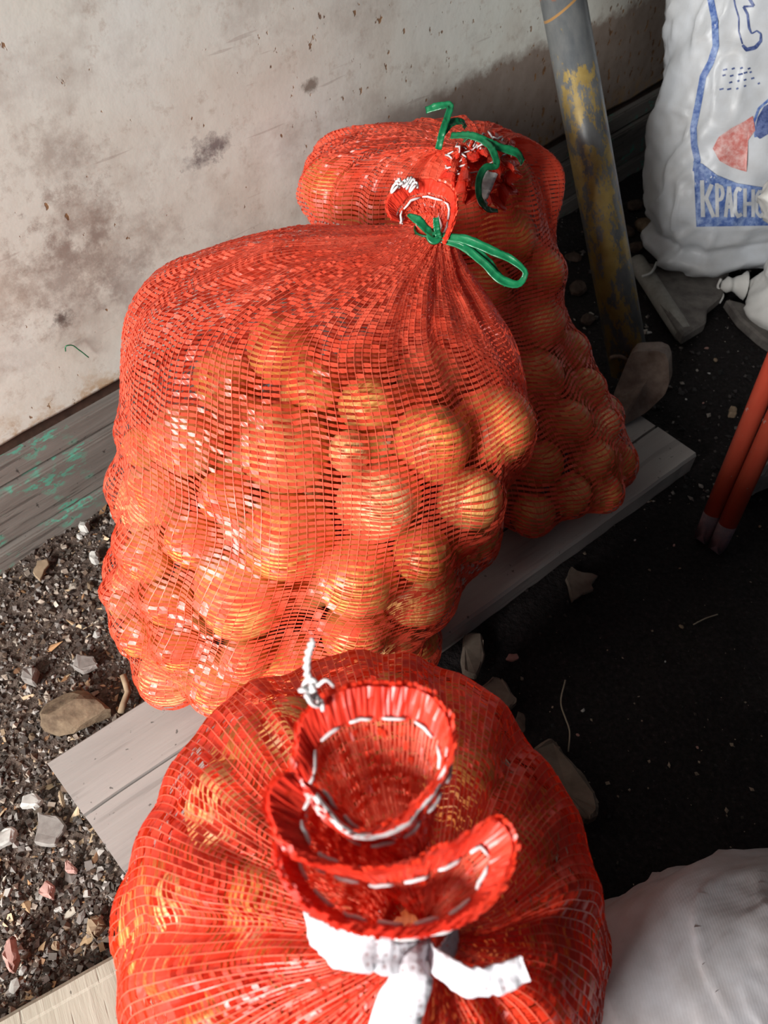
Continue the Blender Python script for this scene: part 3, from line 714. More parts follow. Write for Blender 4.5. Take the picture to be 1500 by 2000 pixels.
# white tape tie
tie_c = nkF + axF.normalized() * .002
ribbon('tie_band', [Vector(p) for p in ring(tie_c, axF, .0145, 14)] + [Vector(ring(tie_c, axF, .0145, 14)[0])], .016, WHITE_TAPE, fro, face=[tuple(Vector(p) - tie_c) for p in ring(tie_c, axF, .0145, 14)] + [tuple(Vector(ring(tie_c, axF, .0145, 14)[0]) - tie_c)], n=40, label='white mesh tape knotted round the neck')
ribbon('tie_tail', [pt(835, 1850, .272), pt(770, 1862, .262), pt(700, 1850, .258), pt(640, 1835, .262), pt(600, 1800, .275)], [.006, .012, .0145, .013, .008], WHITE_TAPE, fro, n=30, noise=.003, seed=3, cup=.12)
ribbon('tie_tail', [pt(838, 1840, .276), pt(820, 1890, .262), pt(790, 1950, .262), pt(765, 2030, .268), pt(745, 2120, .276)], [.006, .012, .016, .0175, .016], WHITE_TAPE, fro, n=30, noise=.002, seed=4, cup=-.1)
ribbon('tie_tail', [pt(832, 1846, .272), pt(868, 1886, .262), pt(915, 1912, .258), pt(968, 1908, .257), pt(1024, 1885, .258)], [.005, .008, .0095, .0095, .0085], WHITE_TAPE, fro, n=30, noise=.0022, seed=5, cup=.16, thick=.0012)

# middle: small fan-shaped frill lying back
def bvh_of(G, step=2): return BVHTree.FromPolygons([Vector(p) for p in G[::step, ::step].reshape(-1, 3)], grid_faces(G[::step].shape[0], G[:, ::step].shape[1]).tolist())
nkM = Vector((.042, .662, .400)); tM = (nkM - ORG).dot(Vector((0, C5, -S5)))
print('mid neck depth', tM)
hemM = [pt(u, v, tM + dt) for u, v, dt in [(872, 468, -.030), (884, 440, -.034), (892, 405, -.036), (886, 372, -.034), (850, 352, -.030), (805, 352, -.028), (770, 372, -.028), (754, 400, -.026), (762, 425, -.022),
        (775, 415, -.008), (800, 385, -.006), (840, 372, -.004), (872, 392, -.004), (876, 430, -.008)]]
hemM = closed_path(hemM, 200)
neckM = ring(nkM, Vector(hemM.mean(0)) - nkM, .011, 200, start=Vector(hemM[0]) - nkM)
if (Vector(neckM[50]) - Vector(hemM[50])).length > (Vector(neckM[150]) - Vector(hemM[50])).length: neckM = np.roll(neckM[::-1], 1, 0)
make_frill(mid, neckM, hemM, 200, 12, TAPE, 22, hw=.0018, ease=.8, hem_rows=4, stitch_s=.66, dash=.02, gap=.002, sr=.0012, ruff=.006, off=.0012)
parts = []
for k in range(7):
    c = np.array(tuple(pt(772 + k * 6, 368 - 14 * math.sin(k * .5), tM - .034))); t = np.linspace(0, 5.5, 12)
    Q = c + .0035 * np.stack([np.cos(t + k), np.sin(t) * .8, np.sin(t * 1.4 + k)], -1); V, a, c2 = tube_arrays(Q, .0012, 5); parts.append((V, np.concatenate([a, c2])))
V, Fq = join_arrays(parts); obj('thread_knot', from_poly('thread_knot', V, Fq, True), mid, mat=WHITE_THREAD, label='white thread bundle at the frill edge')
UP = (0, -.64, .77)
def gr(name, pts, wd, root, tb, seed=1, thick=.0010, n=28, face=UP):
    return ribbon(name, [pt(u, v, tb + dt) for u, v, dt in pts], wd, GREEN, root, face=face, thick=thick, n=n, noise=.002, seed=seed, label='green plastic tie tape', cup=.12)
rM = [Vector(p) for p in ring(nkM + Vector((0, 0, .001)), Vector(hemM.mean(0)) - nkM, .0135, 14)]
for q in range(2): ribbon('tie_band', rM + [rM[0]], .005, GREEN, mid, face=[tuple(p - nkM) for p in rM + [rM[0]]], n=40, label='green tape wound round the neck', thick=.0016)
gr('tie_tail', [(858, 470, -.020), (835, 450, -.030), (815, 430, -.034), (797, 420, -.030)], [.005, .007, .008, .003], mid, tM, 3)
gr('tie_loop', [(850, 462, -.022), (905, 468, -.034), (960, 490, -.040), (1005, 512, -.040), (1026, 535, -.038), (1015, 554, -.036), (985, 550, -.036), (945, 515, -.036), (900, 480, -.030), (862, 468, -.022)], [.006, .008, .0075, .006, .005, .006, .008, .007, .007, .006], mid, tM, 4, n=60)
gr('tie_loop', [(852, 466, -.020), (900, 473, -.030), (950, 505, -.034), (975, 540, -.034), (990, 556, -.034)], [.005, .005, .005, .006, .006], mid, tM, 5)
o = ribbon('tie_knot', [pt(848 + 9 * math.cos(t), 462 + 9 * math.sin(t), tM - .026) for t in np.linspace(0, 7, 9)], .006, GREEN, mid, n=30, thick=.003, label='green knot')
gr('tie_tail', [(856, 462, -.03), (853, 445, -.036), (851, 425, -.038)], [.005, .006, .005], mid, tM, 6)

# back: crumpled frill with green tapes
nkB = Vector((.10, .852, .388)); tB = (nkB - ORG).dot(Vector((0, C5, -S5))); print('back neck depth', tB)
for (n_, ru, rv, dz, pf, sd, nn) in ((26, 72, 64, -.034, .030, 23, 300), (16, 40, 36, -.052, .016, 24, 180)):      # outer ruffle and the inner pleats folded into it
    hb = []
    for k in range(n_):
        a = 2 * math.pi * k / n_; rad = 1.0 + .13 * math.cos(k * math.pi) + .10 * math.sin(3 * a)
        hb.append(pt(945 + ru * rad * math.cos(a + .6), 338 + rv * rad * math.sin(a + .6), tB + dz + .010 * math.cos(k * math.pi) + .012 * math.sin(2 * a + 1) + .008 * math.cos(5 * a)))
    hemB = closed_path(hb, nn)
    neckB = ring(nkB, Vector(hemB.mean(0)) - nkB, .012, nn, start=Vector(hemB[0]) - nkB)
    if (Vector(neckB[nn // 4]) - Vector(hemB[nn // 4])).length > (Vector(neckB[-nn // 4]) - Vector(hemB[nn // 4])).length: neckB = np.roll(neckB[::-1], 1, 0)
    make_frill(bak, neckB, hemB, nn, 12, TAPE, sd, puff=pf, hw=.0018, ease=.6, hem_rows=4, stitch_s=.62, dash=.03, gap=.012, sr=.0011, ruff=.012, off=.0012)
ribbon('thread_tail', [pt(962, 335, tB - .064), pt(948, 365, tB - .066), pt(942, 392, tB - .060), pt(950, 405, tB - .054)], [.012, .014, .010, .006], WHITE_THREAD, bak, n=20, noise=.006, seed=9, label='white thread bundle')
gr('tie_tail', [(832, 216, -.035), (858, 208, -.040), (878, 206, -.042), (874, 228, -.046), (864, 258, -.05), (856, 292, -.046)], [.007, .008, .007, .007, .007, .007], bak, tB, 7, n=50)
gr('tie_tail', [(864, 262, -.046), (882, 240, -.040), (904, 240, -.030), (908, 250, -.022)], [.006, .009, .006, .004], bak, tB, 8)
gr('tie_loop', [(880, 266, -.040), (920, 266, -.060), (975, 288, -.066), (1012, 302, -.062), (1020, 318, -.052)], [.007, .008, .008, .008, .006], bak, tB, 9, n=40)
gr('tie_loop', [(940, 272, -.062), (962, 295, -.074), (968, 325, -.076), (948, 328, -.078), (936, 350, -.078), (936, 385, -.074), (950, 408, -.062), (972, 412, -.05)], [.006, .007, .007, .007, .007, .006, .006, .004], bak, tB, 10, n=60)
rB = [Vector(p) for p in ring(nkB, Vector(hemB.mean(0)) - nkB, .0145, 14)]
ribbon('tie_band', rB + [rB[0]], .006, GREEN, bak, face=[tuple(p - nkB) for p in rB + [rB[0]]], n=40, label='green tape wound round the neck', thick=.0016)

# ------------------------------------------------------------------ white woven sacks
def m_sack(name, c1, c2, rough=.42):
    k = NT(name); co = k.co()
    wv = k.n('ShaderNodeTexWave'); k.put(wv.inputs['Vector'], co); wv.inputs['Scale'].default_value = 160; wv.inputs['Distortion'].default_value = 1.5; wv.bands_direction = 'Z'
    wx = k.n('ShaderNodeTexWave'); k.put(wx.inputs['Vector'], co); wx.inputs['Scale'].default_value = 160; wx.inputs['Distortion'].default_value = 1.5; wx.bands_direction = 'X'
    weave = k.math('ADD', wv.outputs['Fac'], wx.outputs['Fac'])
    dirt_shade = k.ramp(k.noise(co, 12, 6, .65), [(.35, 0.0), (.75, 1.0)])
    k.bump(weave, .05, .0006)
    return k.done(k.mix(dirt_shade, c1, c2), rough, .45)
SACK = m_sack('white_woven_plastic', (.56, .59, .63), (.43, .43, .43))
SACK2 = m_sack('white_cotton_sack', (.70, .70, .68), (.55, .54, .51), .7)
SACK3 = m_sack('grey_sack_with_shade', (.45, .45, .48), (.24, .21, .20), .5)  # grey plastic, colour darkened in place of the front bag's cast shade
def sack_grid(S, nv, nu, p=2.5, wr=.006, seed=1, creases=()):
    C = hermite(S, nv, [0, 1, 2, 3, 4]); th = np.linspace(0, 2 * np.pi, nu, endpoint=False)
    ct, st = np.cos(th), np.sin(th); e = 2 / p
    lx = C[:, 3:4] * np.sign(ct) * np.abs(ct) ** e; ly = C[:, 4:5] * np.sign(st) * np.abs(st) ** e; r = np.radians(C[:, 5:6])
    G = np.stack([C[:, 1:2] + lx * np.cos(r) - ly * np.sin(r), C[:, 2:3] + lx * np.sin(r) + ly * np.cos(r), np.broadcast_to(C[:, 0:1], lx.shape)], -1)
    rad = G - np.concatenate([C[:, 1:3], C[:, 0:1]], 1)[:, None]; rl = np.linalg.norm(rad, axis=2) + 1e-9; rad /= rl[..., None]
    ii, jj = np.meshgrid(np.arange(nv) / nv, th, indexing='ij')
    d = wr * 1.6 * vnoise(np.cos(jj) * 2.2 + 5, ii * 9 + np.sin(jj) * 2, seed) + wr * vnoise(np.cos(jj) * 5 + 9 + ii * 6, ii * 18 + np.sin(jj) * 4, seed + 1) + wr * .5 * vnoise(jj * 9, ii * 60, seed + 2)
    rid = 1 - 2 * np.abs(vnoise(np.cos(jj) * 3.5 + ii * 7, np.sin(jj) * 3 + ii * 13, seed + 3)) * 2
    d = d + wr * .8 * np.clip(rid, 0, 1) ** 3
    G = G + rad * (d * np.clip(rl / .05, 0, 1))[..., None]
    return G
def sack_obj(name, S, mat, parent, label=None, cat=None, **kw):
    G = sack_grid(S, 110, 150, **kw); nv, nu, _ = G.shape
    V = np.concatenate([G.reshape(-1, 3), G[:1].mean(1), G[-1:].mean(1)]); Fs = grid_faces(nv, nu).tolist()
    Fs += [[nv * nu, (j + 1) % nu, j] for j in range(nu)] + [[nv * nu + 1, (nv - 1) * nu + j, (nv - 1) * nu + (j + 1) % nu] for j in range(nu)]
    return obj(name, from_poly(name, V, Fs, True), parent, label, cat, mat=mat), BVHTree.FromPolygons([Vector(v) for v in V], Fs)

r_ = 12
SK1 = [(.030, .60, 1.235, .10, .045, r_), (.034, .60, 1.235, .128, .070, r_), (.058, .60, 1.235, .142, .086, r_), (.078, .605, 1.248, .133, .082, r_), (.098, .605, 1.25, .152, .097, r_), (.18, .605, 1.27, .165, .108, r_), (.28, .60, 1.30, .160, .104, r_), (.4, .595, 1.35, .152, .10, r_), (.52, .59, 1.40, .134, .09, r_), (.6, .60, 1.43, .10, .06, r_), (.63, .6, 1.44, .02, .02, r_)]
sk1 = empty('printed_sack', (.60, 1.235, .03), 'white woven plastic sack with blue printed lettering at the upper right', 'sack')
body, bv1 = sack_obj('sack_body', SK1, SACK, sk1, p=2.8, wr=.0095, seed=60)
def m_ink(name, c1, c2):
    k = NT(name); co = k.co(); k.bump(k.noise(co, 300, 3), .2, .001)
    return k.done(k.ramp(k.noise(co, 120, 5, .7), [(.36, c1), (.60, c2)]), .45, .4)
BLUE = m_ink('blue_sack_ink', (.24, .33, .55), (.055, .11, .33)); RED = m_ink('faded_red_ink', (.62, .40, .38), (.50, .15, .13)); PALE = m_ink('unprinted_sack_weave', (.46, .47, .48), (.52, .54, .57)); NAVY = m_ink('navy_sack_ink', (.13, .17, .34), (.03, .05, .16))
def drape(u, v, lift):
    d = ray(u, v).normalized(); h = bv1.ray_cast(ORG, d)
    return (h[0] - d * lift) if h[0] is not None else None
def print_strip(name, px, wpx, mat, lift=.0012, n=None, label=None, parent=None):
    """a printed stroke lying on the sack: px centre line in sack-front coordinates, width in the same units"""
    P = np.array([(a, b) + ((wpx if not hasattr(wpx, '__len__') else wpx[i]),) for i, (a, b) in enumerate(px)], float)
    L = np.r_[0, np.cumsum(np.hypot(*np.diff(P[:, :2], axis=0).T))]; m = n or max(3, int(L[-1] / 3)); s = np.linspace(0, L[-1], m)
    Q = np.stack([np.interp(s, L, P[:, c]) for c in range(3)], -1); T = np.gradient(Q[:, :2], axis=0); T /= np.linalg.norm(T, axis=1)[:, None] + 1e-9; Nn = np.stack([-T[:, 1], T[:, 0]], -1)
    V, k = [], 4; last = None
    for q, nn in zip(Q, Nn):
        for f in np.linspace(-.5, .5, k):
            p = drape(q[0] + nn[0] * q[2] * f, q[1] + nn[1] * q[2] * f, lift)
            V.append(p if p is not None else last); last = V[-1] or last
    if any(v is None for v in V): return
    return obj(name, from_poly(name, V, grid_faces(m, k, False).tolist(), True), parent or sk1, mat=mat, label=label)
def print_area(name, poly, mat, lift=.0022, step=3, label=None):
    poly = np.array(poly, float); x0, y0 = poly.min(0); x1, y1 = poly.max(0)
    xs = np.arange(x0, x1 + step, step); V, ids, Fs = [], {}, []
    def span(x):
        ys = []
        for (ax, ay), (bx, by) in zip(poly, np.roll(poly, -1, 0)):
            if (ax <= x < bx) or (bx <= x < ax): ys.append(ay + (x - ax) / (bx - ax) * (by - ay))
        return (min(ys), max(ys)) if len(ys) >= 2 else None
    prev = None; K = 24
    for x in xs:
        xx = min(max(x, x0 + .01), x1 - .01); sp = span(xx)
        if sp is None: prev = None; continue
        col = []
        for f in np.linspace(0, 1, K):
            p = drape(xx, sp[0] + (sp[1] - sp[0]) * f, lift)
            if p is None: col = None; break
            col.append(len(V)); V.append(p)
        if col and prev: Fs += [[prev[i], col[i], col[i + 1], prev[i + 1]] for i in range(K - 1)]
        prev = col
    return obj(name, from_poly(name, V, Fs, True), sk1, mat=mat, label=label) if Fs else None
print_strip('printed_stripe', [(1386, -10), (1396, 40), (1398, 90), (1388, 122), (1373, 150), (1364, 200), (1354, 250), (1356, 285), (1362, 312), (1359, 335)], 13, BLUE, label='blue printed stripe down the sack')
panel = print_area('printed_panel', [(1354, 315), (1372, 320), (1400, 342), (1440, 358), (1490, 366), (1540, 366), (1545, 440), (1360, 443), (1357, 380)], BLUE, label='blue printed panel behind the lettering')
# letters of the printed word, cut pale out of the blue panel
def letter(strokes, wd=8):
    for s in strokes: print_strip('printed_letter', s, wd, PALE, .0034, label='pale printed letter', parent=panel)
letter([[(1371, 352), (1373, 424)], [(1390, 360), (1378, 390)], [(1378, 384), (1394, 424)]])                                    # К
letter([[(1400, 358), (1401, 424)], [(1400, 362), (1410, 366), (1412, 378), (1409, 389), (1401, 391)]], 7)                     # Р
letter([[(1424, 364), (1417, 424)], [(1424, 364), (1431, 424)], [(1419, 404), (1430, 404)]], 7)                                # А
letter([[(1448, 372), (1441, 367), (1436, 378), (1436, 412), (1441, 423), (1449, 418)]], 7)                                    # С
letter([[(1455, 368), (1455, 424)], [(1471, 370), (1471, 424)], [(1455, 398), (1471, 398)]], 7)                                # Н
letter([[(1484, 372), (1478, 382), (1478, 414), (1485, 424), (1492, 414), (1492, 382), (1484, 372)]], 6)                       # О
letter([[(1500, 372), (1499, 424)]], 6)                                                                                        # start of the next letter
print_area('printed_emblem', [(1392, 290), (1403, 268), (1429, 250), (1452, 238), (1471, 226), (1475, 255), (1461, 274), (1452, 303), (1459, 336), (1429, 327), (1405, 314)], RED, label='faded red printed emblem')
print_area('printed_emblem_ring', [(1474, 262), (1478, 232), (1492, 208), (1515, 195), (1530, 260), (1500, 262), (1484, 272)], NAVY, label='navy printed part of the emblem')
print_strip('printed_emblem_ring', [(1476, 268), (1472, 240), (1482, 212), (1505, 192)], 5, BLUE)
print_strip('printed_outline', [(1432, -10), (1436, 12), (1443, 35), (1443, 62), (1450, 86)], 3, NAVY, label='thin navy printed outline')
print_strip('printed_outline', [(1460, -8), (1472, 12)], 6, NAVY); print_strip('printed_outline', [(1472, 12), (1452, 13)], 4, NAVY)
print_strip('printed_outline', [(1452, 13), (1460, 28), (1463, 55), (1468, 66), (1478, 60), (1486, 66), (1486, 80), (1475, 93), (1458, 97), (1450, 88)], [5, 5, 5, 3, 3, 4, 6, 8, 8, 5], NAVY)
for (x, y, l) in [(1416, 136, 8), (1432, 134, 6), (1448, 133, 5), (1463, 134, 5), (1414, 147, 6), (1429, 148, 7), (1446, 145, 9), (1456, 142, 7), (1466, 141, 4), (1427, 161, 6), (1442, 158, 4), (1455, 156, 5), (1470, 153, 6), (1409, 174, 8), (1424, 174, 8), (1440, 173, 4), (1455, 168, 4), (1482, 163, 4)]:
    print_strip('printed_small_text', [(x - l / 2, y + 1), (x + l / 2, y - 1)], 3.4, NAVY, n=3)

# the second sack, mostly out of frame on the right
SK2 = [(.0, .80, 1.08, .12, .06, 10), (.008, .80, 1.08, .18, .09, 10), (.035, .795, 1.085, .205, .10, 10), (.075, .80, 1.09, .185, .11, 10), (.13, .80, 1.09, .190, .115, 10), (.185, .80, 1.09, .232, .11, 10), (.235, .80, 1.09, .258, .10, 10), (.285, .80, 1.10, .235, .09, 10), (.34, .81, 1.12, .18, .07, 10), (.38, .82, 1.13, .08, .04, 10)]
sk2 = empty('plain_sack', (.80, 1.08, 0), 'plain white cloth sack at the right edge with a knotted corner', 'sack')
sack_obj('sack_body', SK2, SACK2, sk2, p=2.2, wr=.010, seed=70)
kc = pz(1412, 560, .03); parts = []
Vk, ak, ck = tube_arrays(hermite([(kc.x + .035, kc.y - .004, .035), (kc.x + .015, kc.y, .034), (kc.x + .004, kc.y, .034), (kc.x - .004, kc.y + .002, .033)], 16), np.interp(np.linspace(0, 1, 16), [0, .5, .75, 1], [.024, .011, .014, .006]), 12)
Vk = Vk + .003 * np.stack([vnoise(Vk[:, 0] * 150, Vk[:, 2] * 150, q) for q in (81, 82, 83)], -1)
obj('knotted_corner', from_poly('knotted_corner', Vk, np.concatenate([ak, ck]), True), sk2, mat=SACK2)
tube('tie_string', [pz(1408, 545, .045), pz(1402, 560, .03), pz(1412, 578, .02), pz(1405, 592, .012)], .0022, SACK2, sk2, n=16)

# pale sack lying in the bottom right corner
SK3 = [(-.003, .325, .03, .10, .08, 2), (.0, .325, .03, .165, .135, 2), (.04, .325, .03, .192, .160, 2), (.10, .325, .03, .192, .160, 2), (.150, .325, .03, .180, .150, 2), (.182, .328, .03, .14, .115, 2), (.20, .33, .03, .07, .055, 2), (.205, .33, .03, .01, .01, 2)]
sack_obj('lying_sack', SK3, SACK3, None, 'pale grey plastic sack lying in the bottom right corner', 'sack', p=2.6, wr=.006, seed=90)

# ------------------------------------------------------------------ iron pole with a foot plate
def m_pole():
    k = NT('worn_painted_iron'); co = k.co()
    st = k.mapping(co, (1, 1, .5))
    grey = k.ramp(k.noise(st, 30, 5, .65), [(.3, (.085, .095, .105)), (.7, (.20, .205, .20))])
    x, y, z = k.sep(co)
    side = k.math('MULTIPLY', k.math('SUBTRACT', x, -.008), 30)
    amt = k.math('ADD', k.noise(st, 38, 7, .78), k.math('MULTIPLY', k.math('MINIMUM', side, .8), .07))
    up = k.math('MULTIPLY', k.math('SUBTRACT', z, .40), 9, True)
    amt = k.math('SUBTRACT', amt, k.math('MULTIPLY', up, .30))
    yel = k.ramp(amt, [(.515, 0.0), (.56, 1.0)])
    c = k.mix(k.math('MULTIPLY', yel, .9), grey, k.ramp(k.noise(co, 60), [(.3, (.30, .20, .045)), (.7, (.42, .30, .09))]))
    rust = k.ramp(k.noise(co, 17, 4, .6), [(.66, 0.0), (.71, .85)]); c = k.mix(rust, c, (.36, .12, .035))
    mark = k.math('LESS_THAN', k.math('ABSOLUTE', k.math('SUBTRACT', k.math('ADD', z, k.math('MULTIPLY', x, .5)), .492)), .0016)
    c = k.mix(mark, c, (.40, .22, .08))
    k.bump(amt, .3, .001)
    return k.done(c, k.ramp(k.noise(co, 40), [(.3, .28), (.7, .5)]), .6, .25)
POLE = m_pole(); RUSTY = m_simple('rusty_grey_iron', (.08, .045, .03), (.24, .18, .145), 34, .6, .4, .5)
pb, ptp = Vector((.371, .905, .03)), Vector((.2285, 1.131, .45)); pdv = (ptp - pb); plen = pdv.length * 1.28; pdv.normalize()
pole_e = empty('iron_pole', pb, 'worn yellow and grey iron pole leaning on the wall with a foot plate', 'pole')
pm = bmesh.new(); bmesh.ops.create_cone(pm, cap_ends=True, segments=40, radius1=.0283, radius2=.0283, depth=plen)
bmesh.ops.translate(pm, verts=pm.verts, vec=(0, 0, plen / 2)); me = bpy.data.meshes.new('pole_shaft'); pm.to_mesh(me); pm.free(); me.polygons.foreach_set('use_smooth', [len(p.vertices) == 4 for p in me.polygons]); me.materials.append(POLE)
ps = bpy.data.objects.new('pole_shaft', me); COL.objects.link(ps); ps.parent = pole_e; ps.rotation_mode = 'QUATERNION'; ps.rotation_quaternion = pdv.to_track_quat('Z', 'Y')
out = [(1205, 838, .032), (1196, 775, .046), (1226, 702, .080), (1238, 687, .088), (1284, 685, .092), (1300, 692, .090), (1306, 708, .084), (1307, 750, .066), (1298, 772, .056), (1262, 806, .038)]
Pf = np.array([tuple(pz(*q)) for q in out]); Pf = np.concatenate([np.stack([Pf[i] * (1 - f) + Pf[(i + 1) % len(Pf)] * f for f in (.12, .5, .88)]) for i in range(len(Pf))]); bk = np.array([.012, .026, -.004]); nF = len(Pf)
Vp = np.concatenate([Pf, Pf + bk, [Pf.mean(0) - np.array([0, .003, 0])], [Pf.mean(0) + bk]])
Fp = [[j, (j + 1) % nF, nF + (j + 1) % nF, nF + j] for j in range(nF)] + [[2 * nF, (j + 1) % nF, j] for j in range(nF)] + [[2 * nF + 1, nF + j, nF + (j + 1) % nF] for j in range(nF)]
obj('foot_plate', from_poly('foot_plate', Vp, Fp), pole_e, mat=RUSTY, label='rusty rounded iron foot plate')
wl = [pb + pdv * .03 + Vector((.031 * math.cos(a), .026 * math.sin(a), .010 * math.cos(a * 3))) for a in np.linspace(-2.6, .4, 14)]
tube('weld_bead', wl, .0035, RUSTY, pole_e, n=30)

# ------------------------------------------------------------------ slabs under the white sack
SLATE = m_simple('grey_cement_tile', (.09, .08, .075), (.19, .175, .16), 40, .85, .2, .4)
SLATE2 = m_simple('pale_cement_edge', (.20, .19, .17), (.34, .33, .30), 40, .85, .2, .4)
def slab(name, poly, z, th, mat, parent=None, **kw):
    P = [pz(u, v, z) for u, v in poly]; n = len(P); c = sum(P, Vector()) / n
    V = [p for p in P] + [Vector((p.x + (p.x - c.x) * .02, p.y + (p.y - c.y) * .02, p.z - th)) for p in P]
    Fs = [list(range(n))[::-1], list(range(n, 2 * n))] + [[j, (j + 1) % n, n + (j + 1) % n, n + j] for j in range(n)]
    bm = bmesh.new(); vs_ = [bm.verts.new(v) for v in V]
    for f in Fs: bm.faces.new([vs_[i] for i in f])
    bmesh.ops.recalc_face_normals(bm, faces=bm.faces); bmesh.ops.bevel(bm, geom=bm.edges[:], offset=th * .18, segments=1, affect='EDGES')
    return bm_obj(name, bm, mat, parent, **kw)
ct = empty('cement_tile', pz(1330, 570, 0), 'grey broken cement tile with a rolled edge under the printed sack', 'tile')
slab('tile_slab', [(1262, 512), (1330, 520), (1440, 490), (1425, 530), (1412, 575), (1382, 600), (1380, 628), (1336, 655), (1290, 590)], .028, .02, SLATE, ct)
tube('rolled_edge', [pz(1243, 512, .018), pz(1268, 548, .018), pz(1300, 598, .017), pz(1336, 652, .014)], .0155, SLATE2, ct, k=14, n=20)
tube('crack_line', [pz(1254, 540, .035), pz(1266, 536, .0375), pz(1276, 527, .036), pz(1283, 512, .033)], .0022, m_simple('white_lime', (.5, .5, .48), (.62, .62, .6)), ct, n=14, k=6)
ct2 = slab('cement_tile', [(1418, 582), (1450, 590), (1520, 625), (1560, 650), (1540, 690), (1490, 660), (1445, 620)], .022, .02, SLATE, label='dark cement tile fragment at the right edge below the plain sack', cat='tile')

# ------------------------------------------------------------------ red pipes
def m_redpipe():
    k = NT('chipped_red_paint'); co = k.co()
    c = k.ramp(k.noise(k.mapping(co, (1, 1, .4)), 14, 5, .6), [(.35, (.50, .055, .03)), (.6, (.62, .11, .06)), (.75, (.55, .25, .22))])
    ch = k.ramp(k.noise(co, 60, 4, .65), [(.66, 0.0), (.70, .9)]); c = k.mix(ch, c, (.60, .50, .47))
    k.bump(k.noise(co, 30), .2, .001); return k.done(c, .38, .5)
REDP = m_redpipe(); GRIME = m_simple('grimy_pipe_end', (.10, .08, .10), (.26, .15, .16), 60, .7, .3)
def pipe(b0, t0, rad, label):
    d = (t0 - b0); L_ = d.length * 3.4; e = empty('red_pipe', b0, label, 'pipe', 'pair of red pipes'); q = d.normalized().to_track_quat('Z', 'Y')
    for nm, z0, z1, m in (('pipe_end', 0, .035, GRIME), ('pipe_shaft', .035, L_, REDP)):
        bm = bmesh.new(); bmesh.ops.create_cone(bm, cap_ends=True, segments=20, radius1=rad, radius2=rad, depth=z1 - z0); bmesh.ops.translate(bm, verts=bm.verts, vec=(0, 0, (z0 + z1) / 2))
        if nm == 'pipe_end':
            for v in bm.verts:
                if v.co.z < .01: v.co.z += .006 * math.sin(v.co.x * 400) ; v.co.x *= .94
        me = bpy.data.meshes.new(nm); bm.to_mesh(me); bm.free(); me.polygons.foreach_set('use_smooth', [len(p.vertices) == 4 for p in me.polygons]); me.materials.append(m)
        o = bpy.data.objects.new(nm, me); COL.objects.link(o); o.parent = e; o.rotation_mode = 'QUATERNION'; o.rotation_quaternion = q
pipe(pz(1374, 1046, .004), pt(1510, 716, .86), .0112, 'red painted pipe on the left of the pair at the right edge')
pipe(pz(1402, 1066, .004), pt(1526, 790, .86), .0112, 'red painted pipe on the right of the pair, nearer the frame edge')

# ------------------------------------------------------------------ stones, shards and scraps
def stone(c, size, seed, mat, label, cat='stone', group=None, sub=2, sharp=.35):
    r = np.random.default_rng(seed); bm = bmesh.new(); bmesh.ops.create_icosphere(bm, subdivisions=sub, radius=1)
    pl_ = [(Vector(r.normal(size=3)).normalized(), .62 + .3 * r.random()) for _ in range(7)]
    for v in bm.verts:
        for n, d in pl_:
            k = v.co.dot(n)
            if k > d: v.co -= n * (k - d)
        f = 1 + sharp * float(vnoise(v.co.x * 2 + seed, v.co.y * 2 + v.co.z * 1.7, 100 + seed % 9)) * .5
        v.co = Vector((v.co.x * size[0] * f, v.co.y * size[1] * f, v.co.z * size[2] * f))
    o = bm_obj('stone', bm, mat, None, False, label=label, cat=cat, group=group); o.location = c; o.rotation_euler = (0, 0, r.random() * 6.28 if len(size) < 4 else size[3]); return o
ST_BR = m_simple('brown_clod_stone', (.05, .03, .02), (.26, .19, .125), 34, .9, .2, .6, dist=.004)
ST_GR = m_simple('grey_pebble', (.16, .14, .13), (.30, .28, .26), 60, .85, .2, .4)
ST_WH = m_simple('white_lime_chip', (.34, .33, .31), (.54, .53, .50), 80, .8, .2, .3)
ST_PK = m_simple('pink_brick_shard', (.34, .18, .15), (.46, .28, .25), 70, .85, .2, .3)
ST_DK = m_simple('dark_earth_clod', (.035, .025, .02), (.12, .085, .07), 40, .95, .1, .6)
TAN = m_simple('tan_wood_scrap', (.20, .14, .09), (.36, .27, .18), 50, .8, .2, .4)
DIM = m_simple('dusty_brown_scrap', (.11, .088, .068), (.21, .17, .135), 40, .85, .2, .3)
p = pz(150, 1392, .015); stone((p.x, p.y, .012), (.040, .024, .022, .15), 2, ST_BR, 'large brown stone with a pale lower edge beside the grooved board', sub=3)
def shard(poly, z, th, mat, name, label, cat, group=None):
    r = random.Random(int(poly[0][0] * 7 + poly[0][1])); q = []
    for (a0, a1), (b0, b1) in zip(poly, poly[1:] + poly[:1]):
        L = math.hypot(b0 - a0, b1 - a1); q.append((a0, a1)); m = 2 if L > 14 else 1
        for f in range(1, m + 1): q.append((a0 + (b0 - a0) * f / (m + 1) + r.uniform(-.07, .07) * L, a1 + (b1 - a1) * f / (m + 1) + r.uniform(-.07, .07) * L))
    o = slab(name, q, z, th, mat, label=label, cat=cat, group=group)
    me = o.data
    for v in me.vertices: v.co.z += r.uniform(-.12, .12) * th
    return o
shard([(72, 1742), (88, 1716), (104, 1728), (100, 1756)], .014, .010, ST_PK, 'brick_shard', 'small pinkish brown brick shard on the soil left of the front bag', 'brick shard')
shard([(126, 1702), (128, 1676), (148, 1694), (146, 1704)], .012, .008, ST_PK, 'brick_shard', 'pale pink triangular shard below the grooved board', 'brick shard')
shard([(0, 1868), (12, 1832), (24, 1826), (32, 1866), (20, 1900)], .020, .012, ST_PK, 'brick_shard', 'large pale pink shard at the lower left edge', 'brick shard')
